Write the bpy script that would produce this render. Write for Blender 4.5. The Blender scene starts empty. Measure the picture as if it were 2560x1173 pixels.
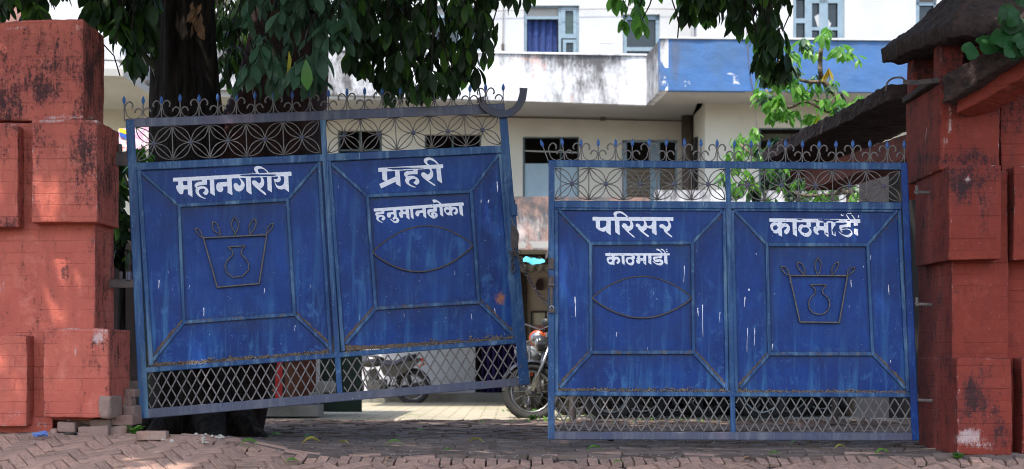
import bpy, bmesh, math, random
import numpy as np
from mathutils import Vector, Matrix, noise as mn
random.seed(7); np.random.seed(7)
S = bpy.context.scene
COL = S.collection
# ------------------------------------------------------------------ camera, sky, sun
F, CX, HY, EYE = 3500.0, 1280.0, 880.0, 0.68      # focal length in photo px, principal column, horizon row, eye height
cam = bpy.data.cameras.new('camera'); camo = bpy.data.objects.new('camera', cam); COL.objects.link(camo)
camo.location = (0, 0, EYE); camo.rotation_euler = (math.radians(90), 0, 0)
cam.sensor_width = 36; cam.lens = 36*F/2560; cam.shift_y = (HY-586.5)/2560
cam.clip_end = 2000; cam.clip_start = 0.1
cam.dof.use_dof = True; cam.dof.focus_distance = 10.2; cam.dof.aperture_fstop = 2.4
S.camera = camo
SUN_EL, SUN_AZ = math.radians(64), math.radians(200)     # azimuth clockwise from +Y: from behind the camera, a little left
W = bpy.data.worlds.new('World'); S.world = W; W.use_nodes = True
wn = W.node_tree.nodes; wl = W.node_tree.links
sky = wn.new('ShaderNodeTexSky'); sky.sky_type = 'NISHITA'; sky.sun_disc = False
sky.sun_elevation = SUN_EL; sky.sun_rotation = SUN_AZ; sky.air_density = 1.2; sky.dust_density = 2.5
wl.new(sky.outputs[0], wn['Background'].inputs[0]); wn['Background'].inputs[1].default_value = 0.15
sl = bpy.data.lights.new('sun', 'SUN'); sl.energy = 2.05; sl.angle = math.radians(0.55); sl.color = (1, .95, .86)
so = bpy.data.objects.new('sun', sl); COL.objects.link(so)
sd = Vector((math.sin(SUN_AZ)*math.cos(SUN_EL), math.cos(SUN_AZ)*math.cos(SUN_EL), math.sin(SUN_EL)))
so.rotation_euler = sd.to_track_quat('Z', 'Y').to_euler(); so.location = (0, 0, 30)
S.view_settings.view_transform = 'Standard'; S.view_settings.look = 'None'
S.view_settings.gamma = 1; S.view_settings.use_curve_mapping = False; S.view_settings.exposure = 1.75
S.cycles.filter_width = 1.05; S.cycles.max_bounces = 6; S.cycles.diffuse_bounces = 4; S.cycles.glossy_bounces = 2; S.cycles.transmission_bounces = 4
S.cycles.caustics_reflective = False; S.cycles.caustics_refractive = False

# ------------------------------------------------------------------ geometry helpers
def P(px, py, Y): return Vector(((px-CX)*Y/F, Y, EYE-(py-HY)*Y/F))
def to_px(v): return CX+v[0]*F/v[1], HY-(v[2]-EYE)*F/v[1]
class Plane:
    def __init__(s, o, n): s.o = Vector(o); s.n = Vector(n).normalized()
    def hit(s, px, py, off=0.0):
        c = Vector((0, 0, EYE)); d = Vector(((px-CX)/F, 1, -(py-HY)/F))
        return c + d*((s.o + s.n*off - c).dot(s.n)/d.dot(s.n))
def ss(a, b, x):
    t = min(1, max(0, (x-a)/(b-a))); return t*t*(3-2*t)
def zg(X, Y):
    zc = -.03 + .135*ss(-1.25, -2.15, X) if X < -1.25 else -.03
    if X < -1.25: zc = -.03 + .135*ss(1.25, 2.15, -X)
    w = .012*mn.noise(Vector((X*1.1, Y*.9, 0)))
    if Y < 9.6:
        t = 9.6-Y; z = zc-.25*t if t < 3 else zc-.75-.1*(1-math.exp(-(t-3)))
        return z + w
    return zc + (-.015-zc)*ss(9.65, 10.7, Y) - .0095*max(0, min(Y, 40)-10.7) + w*(1 if Y < 15 else .3)
def ground_hit(px, py):
    Y = 8.0
    while Y < 60:
        p = P(px, py, Y)
        if p.z <= zg(p.x, Y): return Vector((p.x, Y, zg(p.x, Y)))
        Y += .01
    return P(px, py, 25)
OFF = {}
class MB:
    def __init__(s): s.v = []; s.f = []; s.mi = []; s.at = {}
    def add(s, vs, fs, mi=0):
        b = len(s.v); s.v.extend([Vector(v) for v in vs])
        for f in fs: s.f.append(tuple(i+b for i in f)); s.mi.append(mi)
        return b
    def box(s, c, d, R=None, mi=0, taper=1.0):
        c = Vector(c); hx, hy, hz = d[0]/2, d[1]/2, d[2]/2
        vs = []
        for z, k in ((-hz, 1), (hz, taper)):
            for x, y in ((-hx, -hy), (hx, -hy), (hx, hy), (-hx, hy)):
                q = Vector((x*k, y*k, z)); vs.append(c + (R @ q if R else q))
        s.add(vs, [(3,2,1,0),(4,5,6,7),(0,1,5,4),(1,2,6,5),(2,3,7,6),(3,0,4,7)], mi)
    def tube(s, pts, r, seg=6, mi=0, cap=True, flat=1.0):
        pts = [Vector(p) for p in pts]; n = len(pts)
        rs = r if isinstance(r, (list, tuple)) else [r]*n
        base = len(s.v); up = None; rings = []
        for i, p in enumerate(pts):
            t = (pts[min(i+1, n-1)]-pts[max(i-1, 0)])
            if t.length < 1e-9: t = Vector((0, 0, 1))
            t.normalize()
            if up is None: up = Vector((0, 1, 0)) if abs(t.y) < .9 else Vector((1, 0, 0))
            a = up.cross(t)
            if a.length < 1e-6: a = Vector((1, 0, 0)).cross(t)
            a.normalize(); b = t.cross(a); up = b.copy() if abs(b.dot(t)) < .9 else up
            s.v.extend([p + a*math.cos(2*math.pi*k/seg)*rs[i] + b*math.sin(2*math.pi*k/seg)*rs[i]*flat for k in range(seg)])
        for i in range(n-1):
            for k in range(seg):
                k2 = (k+1) % seg
                s.f.append((base+i*seg+k, base+i*seg+k2, base+(i+1)*seg+k2, base+(i+1)*seg+k)); s.mi.append(mi)
        if cap:
            s.f.append(tuple(base+k for k in reversed(range(seg)))); s.mi.append(mi)
            s.f.append(tuple(base+(n-1)*seg+k for k in range(seg))); s.mi.append(mi)
    def lathe(s, prof, c=(0, 0, 0), R=None, seg=12, mi=0):
        base = len(s.v); c = Vector(c)
        for (r, z) in prof:
            for k in range(seg):
                q = Vector((r*math.cos(2*math.pi*k/seg), r*math.sin(2*math.pi*k/seg), z)); s.v.append(c+(R @ q if R else q))
        for i in range(len(prof)-1):
            for k in range(seg):
                k2 = (k+1) % seg; s.f.append((base+i*seg+k, base+i*seg+k2, base+(i+1)*seg+k2, base+(i+1)*seg+k)); s.mi.append(mi)
        s.f.append(tuple(base+k for k in reversed(range(seg)))); s.mi.append(mi)
        s.f.append(tuple(base+(len(prof)-1)*seg+k for k in range(seg))); s.mi.append(mi)
    def prism(s, poly, pl, o0, o1, ch=0.0, mi=0):
        """polygon in photo px projected on plane pl, from offset o0 (back) to o1 (front), front edge chamfered by ch px"""
        n = len(poly); A = sum(poly[i][0]*poly[(i+1) % n][1]-poly[(i+1) % n][0]*poly[i][1] for i in range(n))
        if A < 0: poly = poly[::-1]
        b = [pl.hit(x, y, o0) for x, y in poly]; 
        if ch > 0:
            ins = []
            for i in range(n):
                p0, p, p1 = poly[i-1], poly[i], poly[(i+1) % n]
                def nr(a, c):
                    dx, dy = c[0]-a[0], c[1]-a[1]; l = math.hypot(dx, dy) or 1; return (-dy/l, dx/l)
                n0, n1 = nr(p0, p), nr(p, p1); bx, by = n0[0]+n1[0], n0[1]+n1[1]; l2 = bx*bx+by*by or 1
                k = 2*ch/l2 if l2 > .3 else ch
                ins.append((p[0]+bx*k, p[1]+by*k))
            m = [pl.hit(x, y, o1-.004) for x, y in poly]; t = [pl.hit(x, y, o1) for x, y in ins]
            vs = b+m+t; fs = [tuple(range(n)), tuple(2*n+i for i in reversed(range(n)))]
            for i in range(n):
                j = (i+1) % n; fs += [(j, i, n+i, n+j), (n+j, n+i, 2*n+i, 2*n+j)]
        else:
            t = [pl.hit(x, y, o1) for x, y in poly]; vs = b+t
            fs = [tuple(range(n)), tuple(n+i for i in reversed(range(n)))]
            for i in range(n):
                j = (i+1) % n; fs.append((j, i, n+i, n+j))
        s.add(vs, fs, mi)
    def bar(s, p0, p1, w, pl, o0, o1, ch=1.0, mi=0, ext=0):
        dx, dy = p1[0]-p0[0], p1[1]-p0[1]; l = math.hypot(dx, dy); dx /= l; dy /= l
        w0, w1 = w if isinstance(w, tuple) else (w, w)
        a = (p0[0]-dx*ext, p0[1]-dy*ext); b = (p1[0]+dx*ext, p1[1]+dy*ext)
        s.prism([(a[0]-dy*w0/2, a[1]+dx*w0/2), (a[0]+dy*w0/2, a[1]-dx*w0/2), (b[0]+dy*w1/2, b[1]-dx*w1/2), (b[0]-dy*w1/2, b[1]+dx*w1/2)], pl, o0, o1, ch, mi)
    def build(s, name, mats, parent=None, label=None, cat=None, group=None, kind=None, smooth=False, recalc=True, origin=None):
        off = Vector(origin) if origin is not None else (OFF.get(parent.name, Vector((0, 0, 0))) if parent else Vector((0, 0, 0)))
        me = bpy.data.meshes.new(name); me.from_pydata([tuple(v-off) for v in s.v], [], s.f)
        if not isinstance(mats, (list, tuple)): mats = [mats]
        for m in mats: me.materials.append(m)
        if len(mats) > 1: me.polygons.foreach_set('material_index', s.mi)
        for k, vals in s.at.items():
            a = me.attributes.new(k, 'FLOAT', 'POINT'); a.data.foreach_set('value', list(vals))
        if recalc:
            bm = bmesh.new(); bm.from_mesh(me); bmesh.ops.recalc_face_normals(bm, faces=bm.faces); bm.to_mesh(me); bm.free()
        if smooth: me.polygons.foreach_set('use_smooth', [True]*len(me.polygons))
        me.update()
        o = bpy.data.objects.new(name, me); COL.objects.link(o)
        if origin is not None: o.location = off
        if parent: o.parent = parent
        OFF[o.name] = off
        return tag(o, label, cat, group, kind)
def tag(o, label=None, cat=None, group=None, kind=None):
    if label: o['label'] = label
    if cat: o['category'] = cat
    if group: o['group'] = group
    if kind: o['kind'] = kind
    return o
def thing(name, loc, label, cat, group=None):
    o = bpy.data.objects.new(name, None); COL.objects.link(o); o.location = loc; o.empty_display_size = .1
    OFF[o.name] = Vector(loc); return tag(o, label, cat, group)
def link_copy(src, parent=None, mat=None):
    c = src.copy(); COL.objects.link(c)
    if parent is not None: c.parent = parent
    return c
def copy_tree(o, parent=None):
    c = o.copy(); COL.objects.link(c)
    if parent is not None: c.parent = parent; c.matrix_parent_inverse = o.matrix_parent_inverse.copy()
    for ch in [x for x in bpy.data.objects if x.parent == o]: copy_tree(ch, c)
    return c

# ------------------------------------------------------------------ materials
class Mat:
    def __init__(s, name):
        s.m = bpy.data.materials.new(name); s.m.use_nodes = True; s.t = s.m.node_tree; s.b = s.t.nodes['Principled BSDF']
        s.co = s.t.nodes.new('ShaderNodeTexCoord').outputs['Object']
    def N(s, t): return s.t.nodes.new(t)
    def put(s, inp, v):
        if isinstance(v, bpy.types.NodeSocket): s.t.links.new(v, inp)
        elif isinstance(v, tuple) and inp.type == 'RGBA': inp.default_value = (*v[:3], 1)
        else: inp.default_value = v
    def map(s, sc, vec=None, loc=(0, 0, 0), rot=(0, 0, 0)):
        n = s.N('ShaderNodeMapping'); s.put(n.inputs[0], vec or s.co); n.inputs['Scale'].default_value = sc
        n.inputs['Location'].default_value = loc; n.inputs['Rotation'].default_value = rot; return n.outputs[0]
    def noise(s, sc, det=4, ro=.55, vec=None, dist=0):
        n = s.N('ShaderNodeTexNoise'); s.put(n.inputs['Vector'], vec or s.co); n.inputs['Scale'].default_value = sc
        n.inputs['Detail'].default_value = det; n.inputs['Roughness'].default_value = ro; n.inputs['Distortion'].default_value = dist; return n.outputs[0]
    def ramp(s, f, stops, interp='LINEAR'):
        n = s.N('ShaderNodeValToRGB'); s.put(n.inputs[0], f); cr = n.color_ramp; cr.interpolation = interp
        while len(cr.elements) < len(stops): cr.elements.new(.5)
        for e, (p, c) in zip(cr.elements, stops):
            e.position = p; e.color = (*c, 1) if isinstance(c, tuple) else (c, c, c, 1)
        return n.outputs[0]
    def mix(s, f, a, b, mode='MIX'):
        n = s.N('ShaderNodeMix'); n.data_type = 'RGBA'; n.blend_type = mode
        s.put(n.inputs[0], f); s.put(n.inputs[6], a); s.put(n.inputs[7], b); return n.outputs[2]
    def math(s, op, a, b=0.0, clamp=False):
        n = s.N('ShaderNodeMath'); n.operation = op; n.use_clamp = clamp; s.put(n.inputs[0], a); s.put(n.inputs[1], b); return n.outputs[0]
    def attr(s, name): n = s.N('ShaderNodeAttribute'); n.attribute_name = name; return n.outputs['Fac']
    def rnd(s):
        a = s.N('ShaderNodeObjectInfo').outputs['Random']; g = s.N('ShaderNodeNewGeometry').outputs['Random Per Island']
        return s.math('FRACT', s.math('ADD', a, g))
    def z(s): n = s.N('ShaderNodeSeparateXYZ'); s.put(n.inputs[0], s.co); return n.outputs
    def out(s, col=None, rough=None, bump=None, bs=.3, bd=.01, metal=None, spec=None):
        if col is not None: s.put(s.b.inputs['Base Color'], col)
        if rough is not None: s.put(s.b.inputs['Roughness'], rough)
        if metal is not None: s.b.inputs['Metallic'].default_value = metal
        if spec is not None: s.b.inputs['Specular IOR Level'].default_value = spec
        if bump is not None:
            n = s.N('ShaderNodeBump'); s.put(n.inputs['Height'], bump); n.inputs['Strength'].default_value = bs; n.inputs['Distance'].default_value = bd
            s.t.links.new(n.outputs[0], s.b.inputs['Normal'])
        return s.m
def simple(name, c1, c2=None, sc=6, rough=.7, bump=.3, bsc=40, metal=0, rnd=False, stretch=(1, 1, 1), spec=.5):
    M = Mat(name); v = M.map(stretch) if stretch != (1, 1, 1) else None
    c2 = c2 or tuple(x*.7 for x in c1)
    col = M.mix(M.ramp(M.noise(sc, 5, .6, v), [(.3, 0.), (.7, 1.)]), c1, c2)
    if rnd: col = M.mix(M.math('MULTIPLY', M.rnd(), .75), col, c2)
    return M.out(col, rough, M.noise(bsc, 4, .6, v) if bump else None, bump, .01, metal, spec)

def gate_paint(name, base, dark, light, rustk=0.0, streak=.5):
    M = Mat(name)
    big = M.ramp(M.noise(2.6, 7, .72, M.map((1, 1, .6))), [(.34, 0.), (.64, 1.)])
    col = M.mix(big, base, dark)
    st = M.ramp(M.noise(1, 6, .65, M.map((15, 15, 1.3)), .5), [(.50, 0.), (.74, 1.)])
    wear = M.attr('wear'); wz = M.math('ADD', M.math('MULTIPLY', wear, 1.0), streak)
    col = M.mix(M.math('MULTIPLY', st, wz, True), col, light)
    pat = M.ramp(M.noise(14, 9, .8, M.map((1, 1, .6)), .5), [(.54, 0.), (.66, 1.)])
    col = M.mix(M.math('MULTIPLY', pat, M.math('ADD', M.math('MULTIPLY', wear, .75), .02), True), col, tuple(min(1, x*1.25+.01) for x in light))
    pur = M.ramp(M.noise(3.1, 6, .7, M.map((1, 1, 1), None, (5, 3, 8))), [(.55, 0.), (.7, 1.)])
    col = M.mix(M.math('MULTIPLY', pur, .35), col, (base[0]*1.5, base[1]*.6, base[2]*.95))
    # fine white scratches and drips
    scv = M.noise(1, 3, .8, M.map((70, 70, 7), None, (3, 1, 2)))
    sc = M.ramp(scv, [(.715, 0.), (.745, 1.)])
    col = M.mix(M.math('MULTIPLY', sc, .75), col, (.5, .56, .66))
    sp = M.ramp(M.noise(60, 2, .5, M.map((1, 1, 1), None, (9, 2, 2))), [(.74, 0.), (.77, 1.)])
    col = M.mix(M.math('MULTIPLY', sp, .7), col, (.42, .48, .56))
    gm = M.math('MULTIPLY', M.attr('grime_shade'), M.ramp(M.noise(18, 6, .75, M.map((1, 1, .7))), [(.3, .35), (.6, 1.)]))
    col = M.mix(gm, col, (.016, .018, .030))  # dark sheet edges: some grime, plus painted shade beside the bars
    ru = M.attr('rust')
    rn = M.math('ADD', M.math('MULTIPLY', ru, 1.25), M.math('MULTIPLY', M.noise(26, 6, .75), 1.0))
    rm = M.ramp(M.math('ADD', rn, rustk), [(.88, 0.), (1.12, 1.)])
    rc = M.mix(M.ramp(M.noise(45, 4, .7), [(.35, 0.), (.65, 1.)]), (.075, .045, .032), (.16, .115, .085))
    col = M.mix(rm, col, rc)
    orr = M.attr('orange')
    om = M.ramp(M.math('ADD', M.math('MULTIPLY', orr, .6), M.math('MULTIPLY', M.noise(30, 6, .8), .9)), [(.8, 0.), (.98, 1.)])
    col = M.mix(om, col, (.32, .12, .06))
    h = M.math('ADD', M.noise(55, 5, .7), M.math('MULTIPLY', M.noise(5, 3, .5), 3.0))
    h = M.math('ADD', h, M.math('MULTIPLY', rm, -.6))
    ro = M.math('ADD', .42, M.math('MULTIPLY', rm, .4))
    return M.out(col, ro, h, .35, .006, 0, .22)
m_blue = gate_paint('blue_gate_paint', (.006, .042, .205), (.005, .022, .115), (.030, .115, .27), 0, .22)
m_trim = gate_paint('worn_blue_bar_paint', (.028, .082, .195), (.013, .042, .125), (.10, .18, .27), .12, .7)
m_rail = gate_paint('faded_violet_rail_paint', (.100, .095, .120), (.060, .068, .115), (.14, .14, .17), .06, .7)
m_iron = simple('weathered_grey_iron', (.20, .17, .155), (.10, .085, .080), 30, .65, .5, 90)
m_irondark = simple('dark_rusty_iron', (.050, .042, .045), (.11, .075, .06), 22, .7, .6, 90)
m_tip = simple('blue_spear_paint', (.045, .13, .34), (.03, .08, .25), 14, .5, .2)
m_letter = Mat('white_sign_paint'); m_letter = m_letter.out(m_letter.mix(m_letter.ramp(m_letter.noise(30, 5, .7), [(.4, 0.), (.75, 1.)]), (.80, .78, .82), (.62, .60, .68)), .6)
m_rust = simple('flaked_rust_and_dirt', (.10, .055, .04), (.20, .16, .13), 25, .95, .6, 60, rnd=True)

def plaster(name, base, alt, black=(.022, .016, .018), pale=(.52, .40, .38), gain=1.0):
    M = Mat(name)
    col = M.mix(M.ramp(M.noise(2.3, 6, .65), [(.3, 0.), (.7, 1.)]), base, alt)
    col = M.mix(M.math('MULTIPLY', M.ramp(M.noise(14, 6, .7, M.map((1, 1, .35))), [(.45, 0.), (.75, 1.)]), .45), col, (base[0]*.55, base[1]*.6, base[2]*.65))
    col = M.mix(M.math('MULTIPLY', M.ramp(M.noise(7, 5, .7, M.map((1, 1, 1), None, (4, 4, 4))), [(.55, 0.), (.7, 1.)]), .35), col, (min(1, base[0]*1.35), base[1]*1.9, base[2]*2.0))
    st = M.attr('stain')
    s1 = M.math('ADD', M.math('MULTIPLY', st, .62), M.math('ADD', M.math('MULTIPLY', M.ramp(M.noise(48, 6, .8), [(.33, 0.), (.67, 1.)]), .45), M.math('MULTIPLY', M.ramp(M.noise(1, 7, .75, M.map((22, 22, 5))), [(.33, 0.), (.67, 1.)]), .5)))
    s2 = M.math('ADD', s1, M.math('MULTIPLY', M.math('SUBTRACT', M.noise(5, 5, .6), .5), .9))
    sm = M.ramp(s2, [(.72, 0.), (1.10, .92)])
    soft = M.math('MULTIPLY', M.ramp(st, [(.05, 0.), (.8, .55)]), M.noise(6, 5, .7), True)
    col = M.mix(M.math('MULTIPLY', M.ramp(M.noise(1, 9, .85, M.map((11, 11, 3), None, (2, 5, 1))), [(.54, 0.), (.74, 1.)]), .6), col, (.085, .035, .036)); col = M.mix(soft, col, (.10, .04, .045)); col = M.mix(sm, col, black)
    pa = M.attr('pale')
    pm = M.ramp(M.math('ADD', M.math('MULTIPLY', pa, .55), M.math('MULTIPLY', M.noise(48, 9, .88, M.map((1, 1, .45))), 1.15)), [(.88, 0.), (1.02, .75)])
    col = M.mix(pm, col, pale)
    sp = M.ramp(M.noise(80, 2, .5), [(.735, 0.), (.76, 1.)]); col = M.mix(M.math('MULTIPLY', sp, .5), col, pale)
    br = M.N('ShaderNodeTexBrick'); M.put(br.inputs['Vector'], M.map((1, 1, 1), None, (0, 0, 0), (math.radians(90), 0, 0)))
    for k, v in (('Scale', 1.0), ('Mortar Size', .004), ('Mortar Smooth', .5), ('Brick Width', .23), ('Row Height', .079)): br.inputs[k].default_value = v
    M.put(br.inputs['Vector'], M.mix(.012, M.map((1, 1, 1), None, (0, 0, 0), (math.radians(-90), 0, 0)), M.noise(3, 2)))
    ln = M.math('MULTIPLY', br.outputs['Fac'], M.ramp(M.noise(2.7, 4, .6, M.map((1, 1, 1), None, (1, 7, 3))), [(.40, 0.), (.60, 1.)]))
    br.inputs['Color1'].default_value = (0, 0, 0, 1); br.inputs['Color2'].default_value = (1, 1, 1, 1); br.inputs['Bias'].default_value = 0
    col = M.mix(M.math('MULTIPLY', br.outputs['Color'], .10), col, (base[0]*.62, base[1]*.6, base[2]*.7))
    col = M.mix(M.math('MULTIPLY', ln, .24), col, (base[0]*.5, base[1]*.5, base[2]*.5))
    h = M.math('ADD', M.math('MULTIPLY', ln, -2.6), M.math('ADD', M.noise(60, 6, .7), M.math('MULTIPLY', M.noise(9, 5, .6), 2.2)))
    return M.out(col, .88, h, .6, .008, 0, .25)
m_red = plaster('red_lime_plaster', (.51, .132, .088), (.41, .088, .062))
m_red2 = plaster('dark_red_plaster', (.25, .042, .025), (.185, .029, .019))
m_rubble = simple('broken_brick_and_mortar', (.17, .085, .068), (.25, .165, .135), 14, .95, 1.0, 30, rnd=True)

def stained_wall(name, base, alt, kb=1.0, orange=.6, blue=False):
    M = Mat(name)
    col = M.mix(M.ramp(M.noise(1.4, 6, .7), [(.35, 0.), (.7, 1.)]), base, alt)
    v = M.map((5, 5, 1.3)); n1 = M.noise(1.2, 8, .8, v); n2 = M.noise(.35, 4, .6, M.map((1, 1, .6), None, (2, 0, 5)))
    st = M.math('ADD', M.math('MULTIPLY', n1, .6), M.math('MULTIPLY', M.noise(5, 9, .85, M.map((1, 1, .55))), .5)); st = M.math('ADD', st, M.math('MULTIPLY', M.math('SUBTRACT', n2, .5), .7))
    st = M.math('ADD', st, M.math('MULTIPLY', M.attr('stain'), .3))
    col = M.mix(M.math('MULTIPLY', M.ramp(st, [(.53, 0.), (.74, 1.)]), kb, True), col, (.085, .082, .085))
    o = M.ramp(M.math('ADD', M.noise(1.1, 7, .75, M.map((3, 3, 1.6), None, (7, 7, 7))), M.math('MULTIPLY', M.attr('orange'), .28)), [(.66, 0.), (.80, 1.)])
    col = M.mix(M.math('MULTIPLY', o, orange), col, (.55, .27, .18))
    ch = M.attr('chip')
    cm = M.ramp(M.math('ADD', M.math('MULTIPLY', ch, .42), M.math('MULTIPLY', M.noise(9, 8, .85), .95)), [(.80, 0.), (.85, 1.)])
    col = M.mix(cm, col, (.62, .60, .56))
    return M.out(col, .85, M.noise(12, 6, .7), .5, .02, 0, .2)
m_par = stained_wall('mould_streaked_white_parapet', (.60, .605, .62), (.50, .51, .54), 1.0, .45)
m_par2 = stained_wall('mouldy_orange_grey_parapet', (.48, .455, .44), (.36, .33, .32), 1.0, .3)
m_parblue = stained_wall('peeling_blue_parapet_paint', (.048, .125, .30), (.060, .115, .22), .5, .12)
m_white = simple('whitewashed_wall', (.45, .45, .445), (.38, .39, .40), 1.5, .85, .25, 12)
m_cream = simple('cream_wall', (.52, .49, .42), (.42, .39, .33), 1.2, .85, .25, 10)
m_soffit = simple('grey_soffit', (.34, .33, .31), (.26, .25, .23), 1.0, .9, .2, 10)
m_frame = simple('grey_blue_window_wood', (.20, .27, .32), (.14, .20, .25), 8, .55, .15)
m_teal = simple('dark_teal_frame', (.05, .085, .09), (.03, .05, .055), 8, .5, .1)
m_glass = Mat('dark_window_glass').out((.012, .016, .018), .08)
m_dark = simple('dark_interior', (.02, .018, .016), (.012, .011, .01), 3, .95, 0)
m_curtain = simple('blue_curtain', (.02, .045, .17), (.012, .026, .10), 5, .9, .3, 20, stretch=(14, 14, 1))
m_purple = simple('purple_curtain', (.035, .012, .14), (.014, .006, .06), 7, .85, .5, 6, stretch=(9, 9, .6))
m_panelblue = simple('pale_blue_shutter', (.27, .35, .40), (.21, .29, .34), 3, .6, .1)
m_louver = simple('brown_louvre_wood', (.20, .155, .11), (.13, .10, .07), 6, .7, .2)
m_mould = simple('mossy_dark_tile', (.013, .0075, .0065), (.060, .032, .026), 22, .95, 1.0, 30)
m_conc = simple('grey_concrete', (.30, .28, .25), (.18, .17, .15), 4, .9, .4, 25)
m_bark = None
M = Mat('dark_furrowed_bark'); nb = M.noise(1, 7, .7, M.map((16, 16, 2.2)), .6)
m_bark = M.out(M.mix(M.ramp(nb, [(.35, 0.), (.7, 1.)]), (.007, .006, .005), (.055, .043, .036)), .95, nb, 1.0, .09, 0, .1)
M = Mat('reddish_smooth_bark'); nb = M.noise(1, 6, .7, M.map((9, 9, 1.5)), .4)
m_bark2 = M.out(M.mix(M.ramp(nb, [(.35, 0.), (.7, 1.)]), (.012, .007, .006), (.055, .022, .017)), .9, nb, .8, .03, 0, .15)
def leafmat(name, c1, c2, trans, rough=.55):
    M = Mat(name); r = M.rnd(); col = M.mix(r, c1, c2)
    col = M.mix(M.math('MULTIPLY', M.ramp(M.noise(20, 4, .6), [(.4, 0.), (.8, 1.)]), .35), col, tuple(x*.5 for x in c1))
    M.out(col, rough, M.noise(35, 3, .6), .3, .004, 0, .3)
    t = M.N('ShaderNodeBsdfTranslucent'); M.put(t.inputs[0], M.mix(r, tuple(min(1, x*2.2) for x in c1), tuple(min(1, x*2.2) for x in c2)))
    mx = M.N('ShaderNodeMixShader'); mx.inputs[0].default_value = trans
    M.t.links.new(M.b.outputs[0], mx.inputs[1]); M.t.links.new(t.outputs[0], mx.inputs[2])
    M.t.links.new(mx.outputs[0], M.t.nodes['Material Output'].inputs[0]); return M.m
m_leaf = leafmat('dark_green_leaf', (.018, .042, .008), (.008, .020, .004), .2)
m_leafm = leafmat('mid_green_leaf', (.055, .12, .014), (.025, .065, .008), .4)
m_leafg = leafmat('grey_green_leaf', (.040, .085, .042), (.018, .048, .022), .12)
m_leafl = leafmat('bright_green_leaf', (.12, .27, .035), (.055, .16, .025), .42, .35)
m_leafy = leafmat('yellow_leaf', (.42, .36, .04), (.32, .24, .05), .25)
m_ivy = leafmat('deep_green_round_leaf', (.008, .060, .008), (.004, .032, .006), .06)
m_dry = simple('dry_brown_leaf', (.30, .16, .08), (.20, .11, .06), 12, .9, .5)
M = Mat('pink_red_paving_brick'); r = M.rnd()
cb = M.mix(M.ramp(r, [(0., 0.), (1., 1.)]), (.40, .225, .165), (.25, .145, .11))
cb = M.mix(M.math('MULTIPLY', M.ramp(M.noise(9, 6, .7), [(.4, 0.), (.7, 1.)]), .7), cb, (.33, .275, .235))
cb = M.mix(M.math('MULTIPLY', M.ramp(M.noise(3, 6, .7, M.map((1, 1, 1), None, (3, 3, 3))), [(.5, 0.), (.7, 1.)]), .6), cb, (.070, .055, .052))
m_brick = M.out(cb, .9, M.noise(60, 5, .7), .6, .006, 0, .25)
M = Mat('old_worn_paving_brick'); r = M.rnd()
cb = M.mix(r, (.150, .105, .085), (.070, .052, .045))
cb = M.mix(M.math('MULTIPLY', M.ramp(M.noise(5, 6, .7), [(.45, 0.), (.7, 1.)]), .5), cb, (.19, .155, .145))
m_brick2 = M.out(cb, .9, M.noise(50, 5, .7), .7, .01, 0, .25)
M = Mat('earth_and_paving')
bt = M.N('ShaderNodeTexBrick'); M.put(bt.inputs['Vector'], M.mix(.03, M.map((1, 1, 1)), M.noise(2, 2)))
for k, v in (('Scale', 1.0), ('Mortar Size', .012), ('Mortar Smooth', .3), ('Brick Width', .34), ('Row Height', .22)): bt.inputs[k].default_value = v
bt.inputs['Color1'].default_value = (.36, .32, .24, 1); bt.inputs['Color2'].default_value = (.30, .27, .21, 1); bt.inputs['Mortar'].default_value = (.17, .14, .09, 1)
moss = M.ramp(M.noise(1.1, 6, .7), [(.55, 0.), (.68, 1.)])
soil = M.mix(M.ramp(M.noise(6, 6, .7), [(.35, 0.), (.7, 1.)]), (.030, .024, .021), (.075, .060, .052))
sy = M.z()[1]; far = M.ramp(M.math('MULTIPLY', M.math('SUBTRACT', sy, 13.0), .2, True), [(.2, 0.), (.5, 1.)])
near = M.ramp(M.math('MULTIPLY', M.math('SUBTRACT', 8.6, sy), .5, True), [(0., 0.), (.5, 1.)])
gc = M.mix(M.math('MULTIPLY', moss, .55), bt.outputs['Color'], (.13, .18, .05))
gc = M.mix(far, soil, gc); gc = M.mix(near, gc, (.065, .060, .058))
m_ground = M.out(gc, .95, M.noise(30, 5, .7), .6, .01, 0, .2)

# ------------------------------------------------------------------ ground
b = MB(); xs = [-60, -30, -14, -8] + [-6+.25*i for i in range(49)] + [8, 14, 30, 60]
ys = [-40, -15, -5, 0, 3, 5, 6] + [6.4+.15*i for i in range(60)] + [15.6, 16.5, 18, 20, 22, 25, 28, 34, 45, 80, 200]
for y in ys:
    for x in xs: b.v.append(Vector((x, y, zg(x, y)-.028 if y < 15.3 else zg(x, y))))
nx = len(xs)
for j in range(len(ys)-1):
    for i in range(nx-1): b.f.append((j*nx+i, j*nx+i+1, (j+1)*nx+i+1, (j+1)*nx+i)); b.mi.append(0)
ground = b.build('ground', m_ground, kind='structure', smooth=True)

# bricks -----------------------------------------------------------
paving = bpy.data.objects.new('brick_pavement', None); COL.objects.link(paving); paving['kind'] = 'structure'
def brick_mesh(i):
    rr = random.Random(i); bm = bmesh.new(); bmesh.ops.create_cube(bm, size=1)
    for v in bm.verts:
        if v.co.z > 0: v.co.x += rr.uniform(-.03, .02)*(1 if v.co.x > 0 else -1); v.co.y += rr.uniform(-.06, .03)*(1 if v.co.y > 0 else -1)
        v.co.z += rr.uniform(-.1, .1)
    bmesh.ops.bevel(bm, geom=[e for e in bm.edges if all(v.co.z > 0 for v in e.verts)], offset=.045, segments=1, affect='EDGES')
    me = bpy.data.meshes.new('brick'); bm.to_mesh(me); bm.free(); return me
bmesh_t = [brick_mesh(i) for i in range(8)]
for m_ in bmesh_t: m_.materials.append(m_brick)
spec = []     # x, y, angle, length, width, zone
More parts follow.
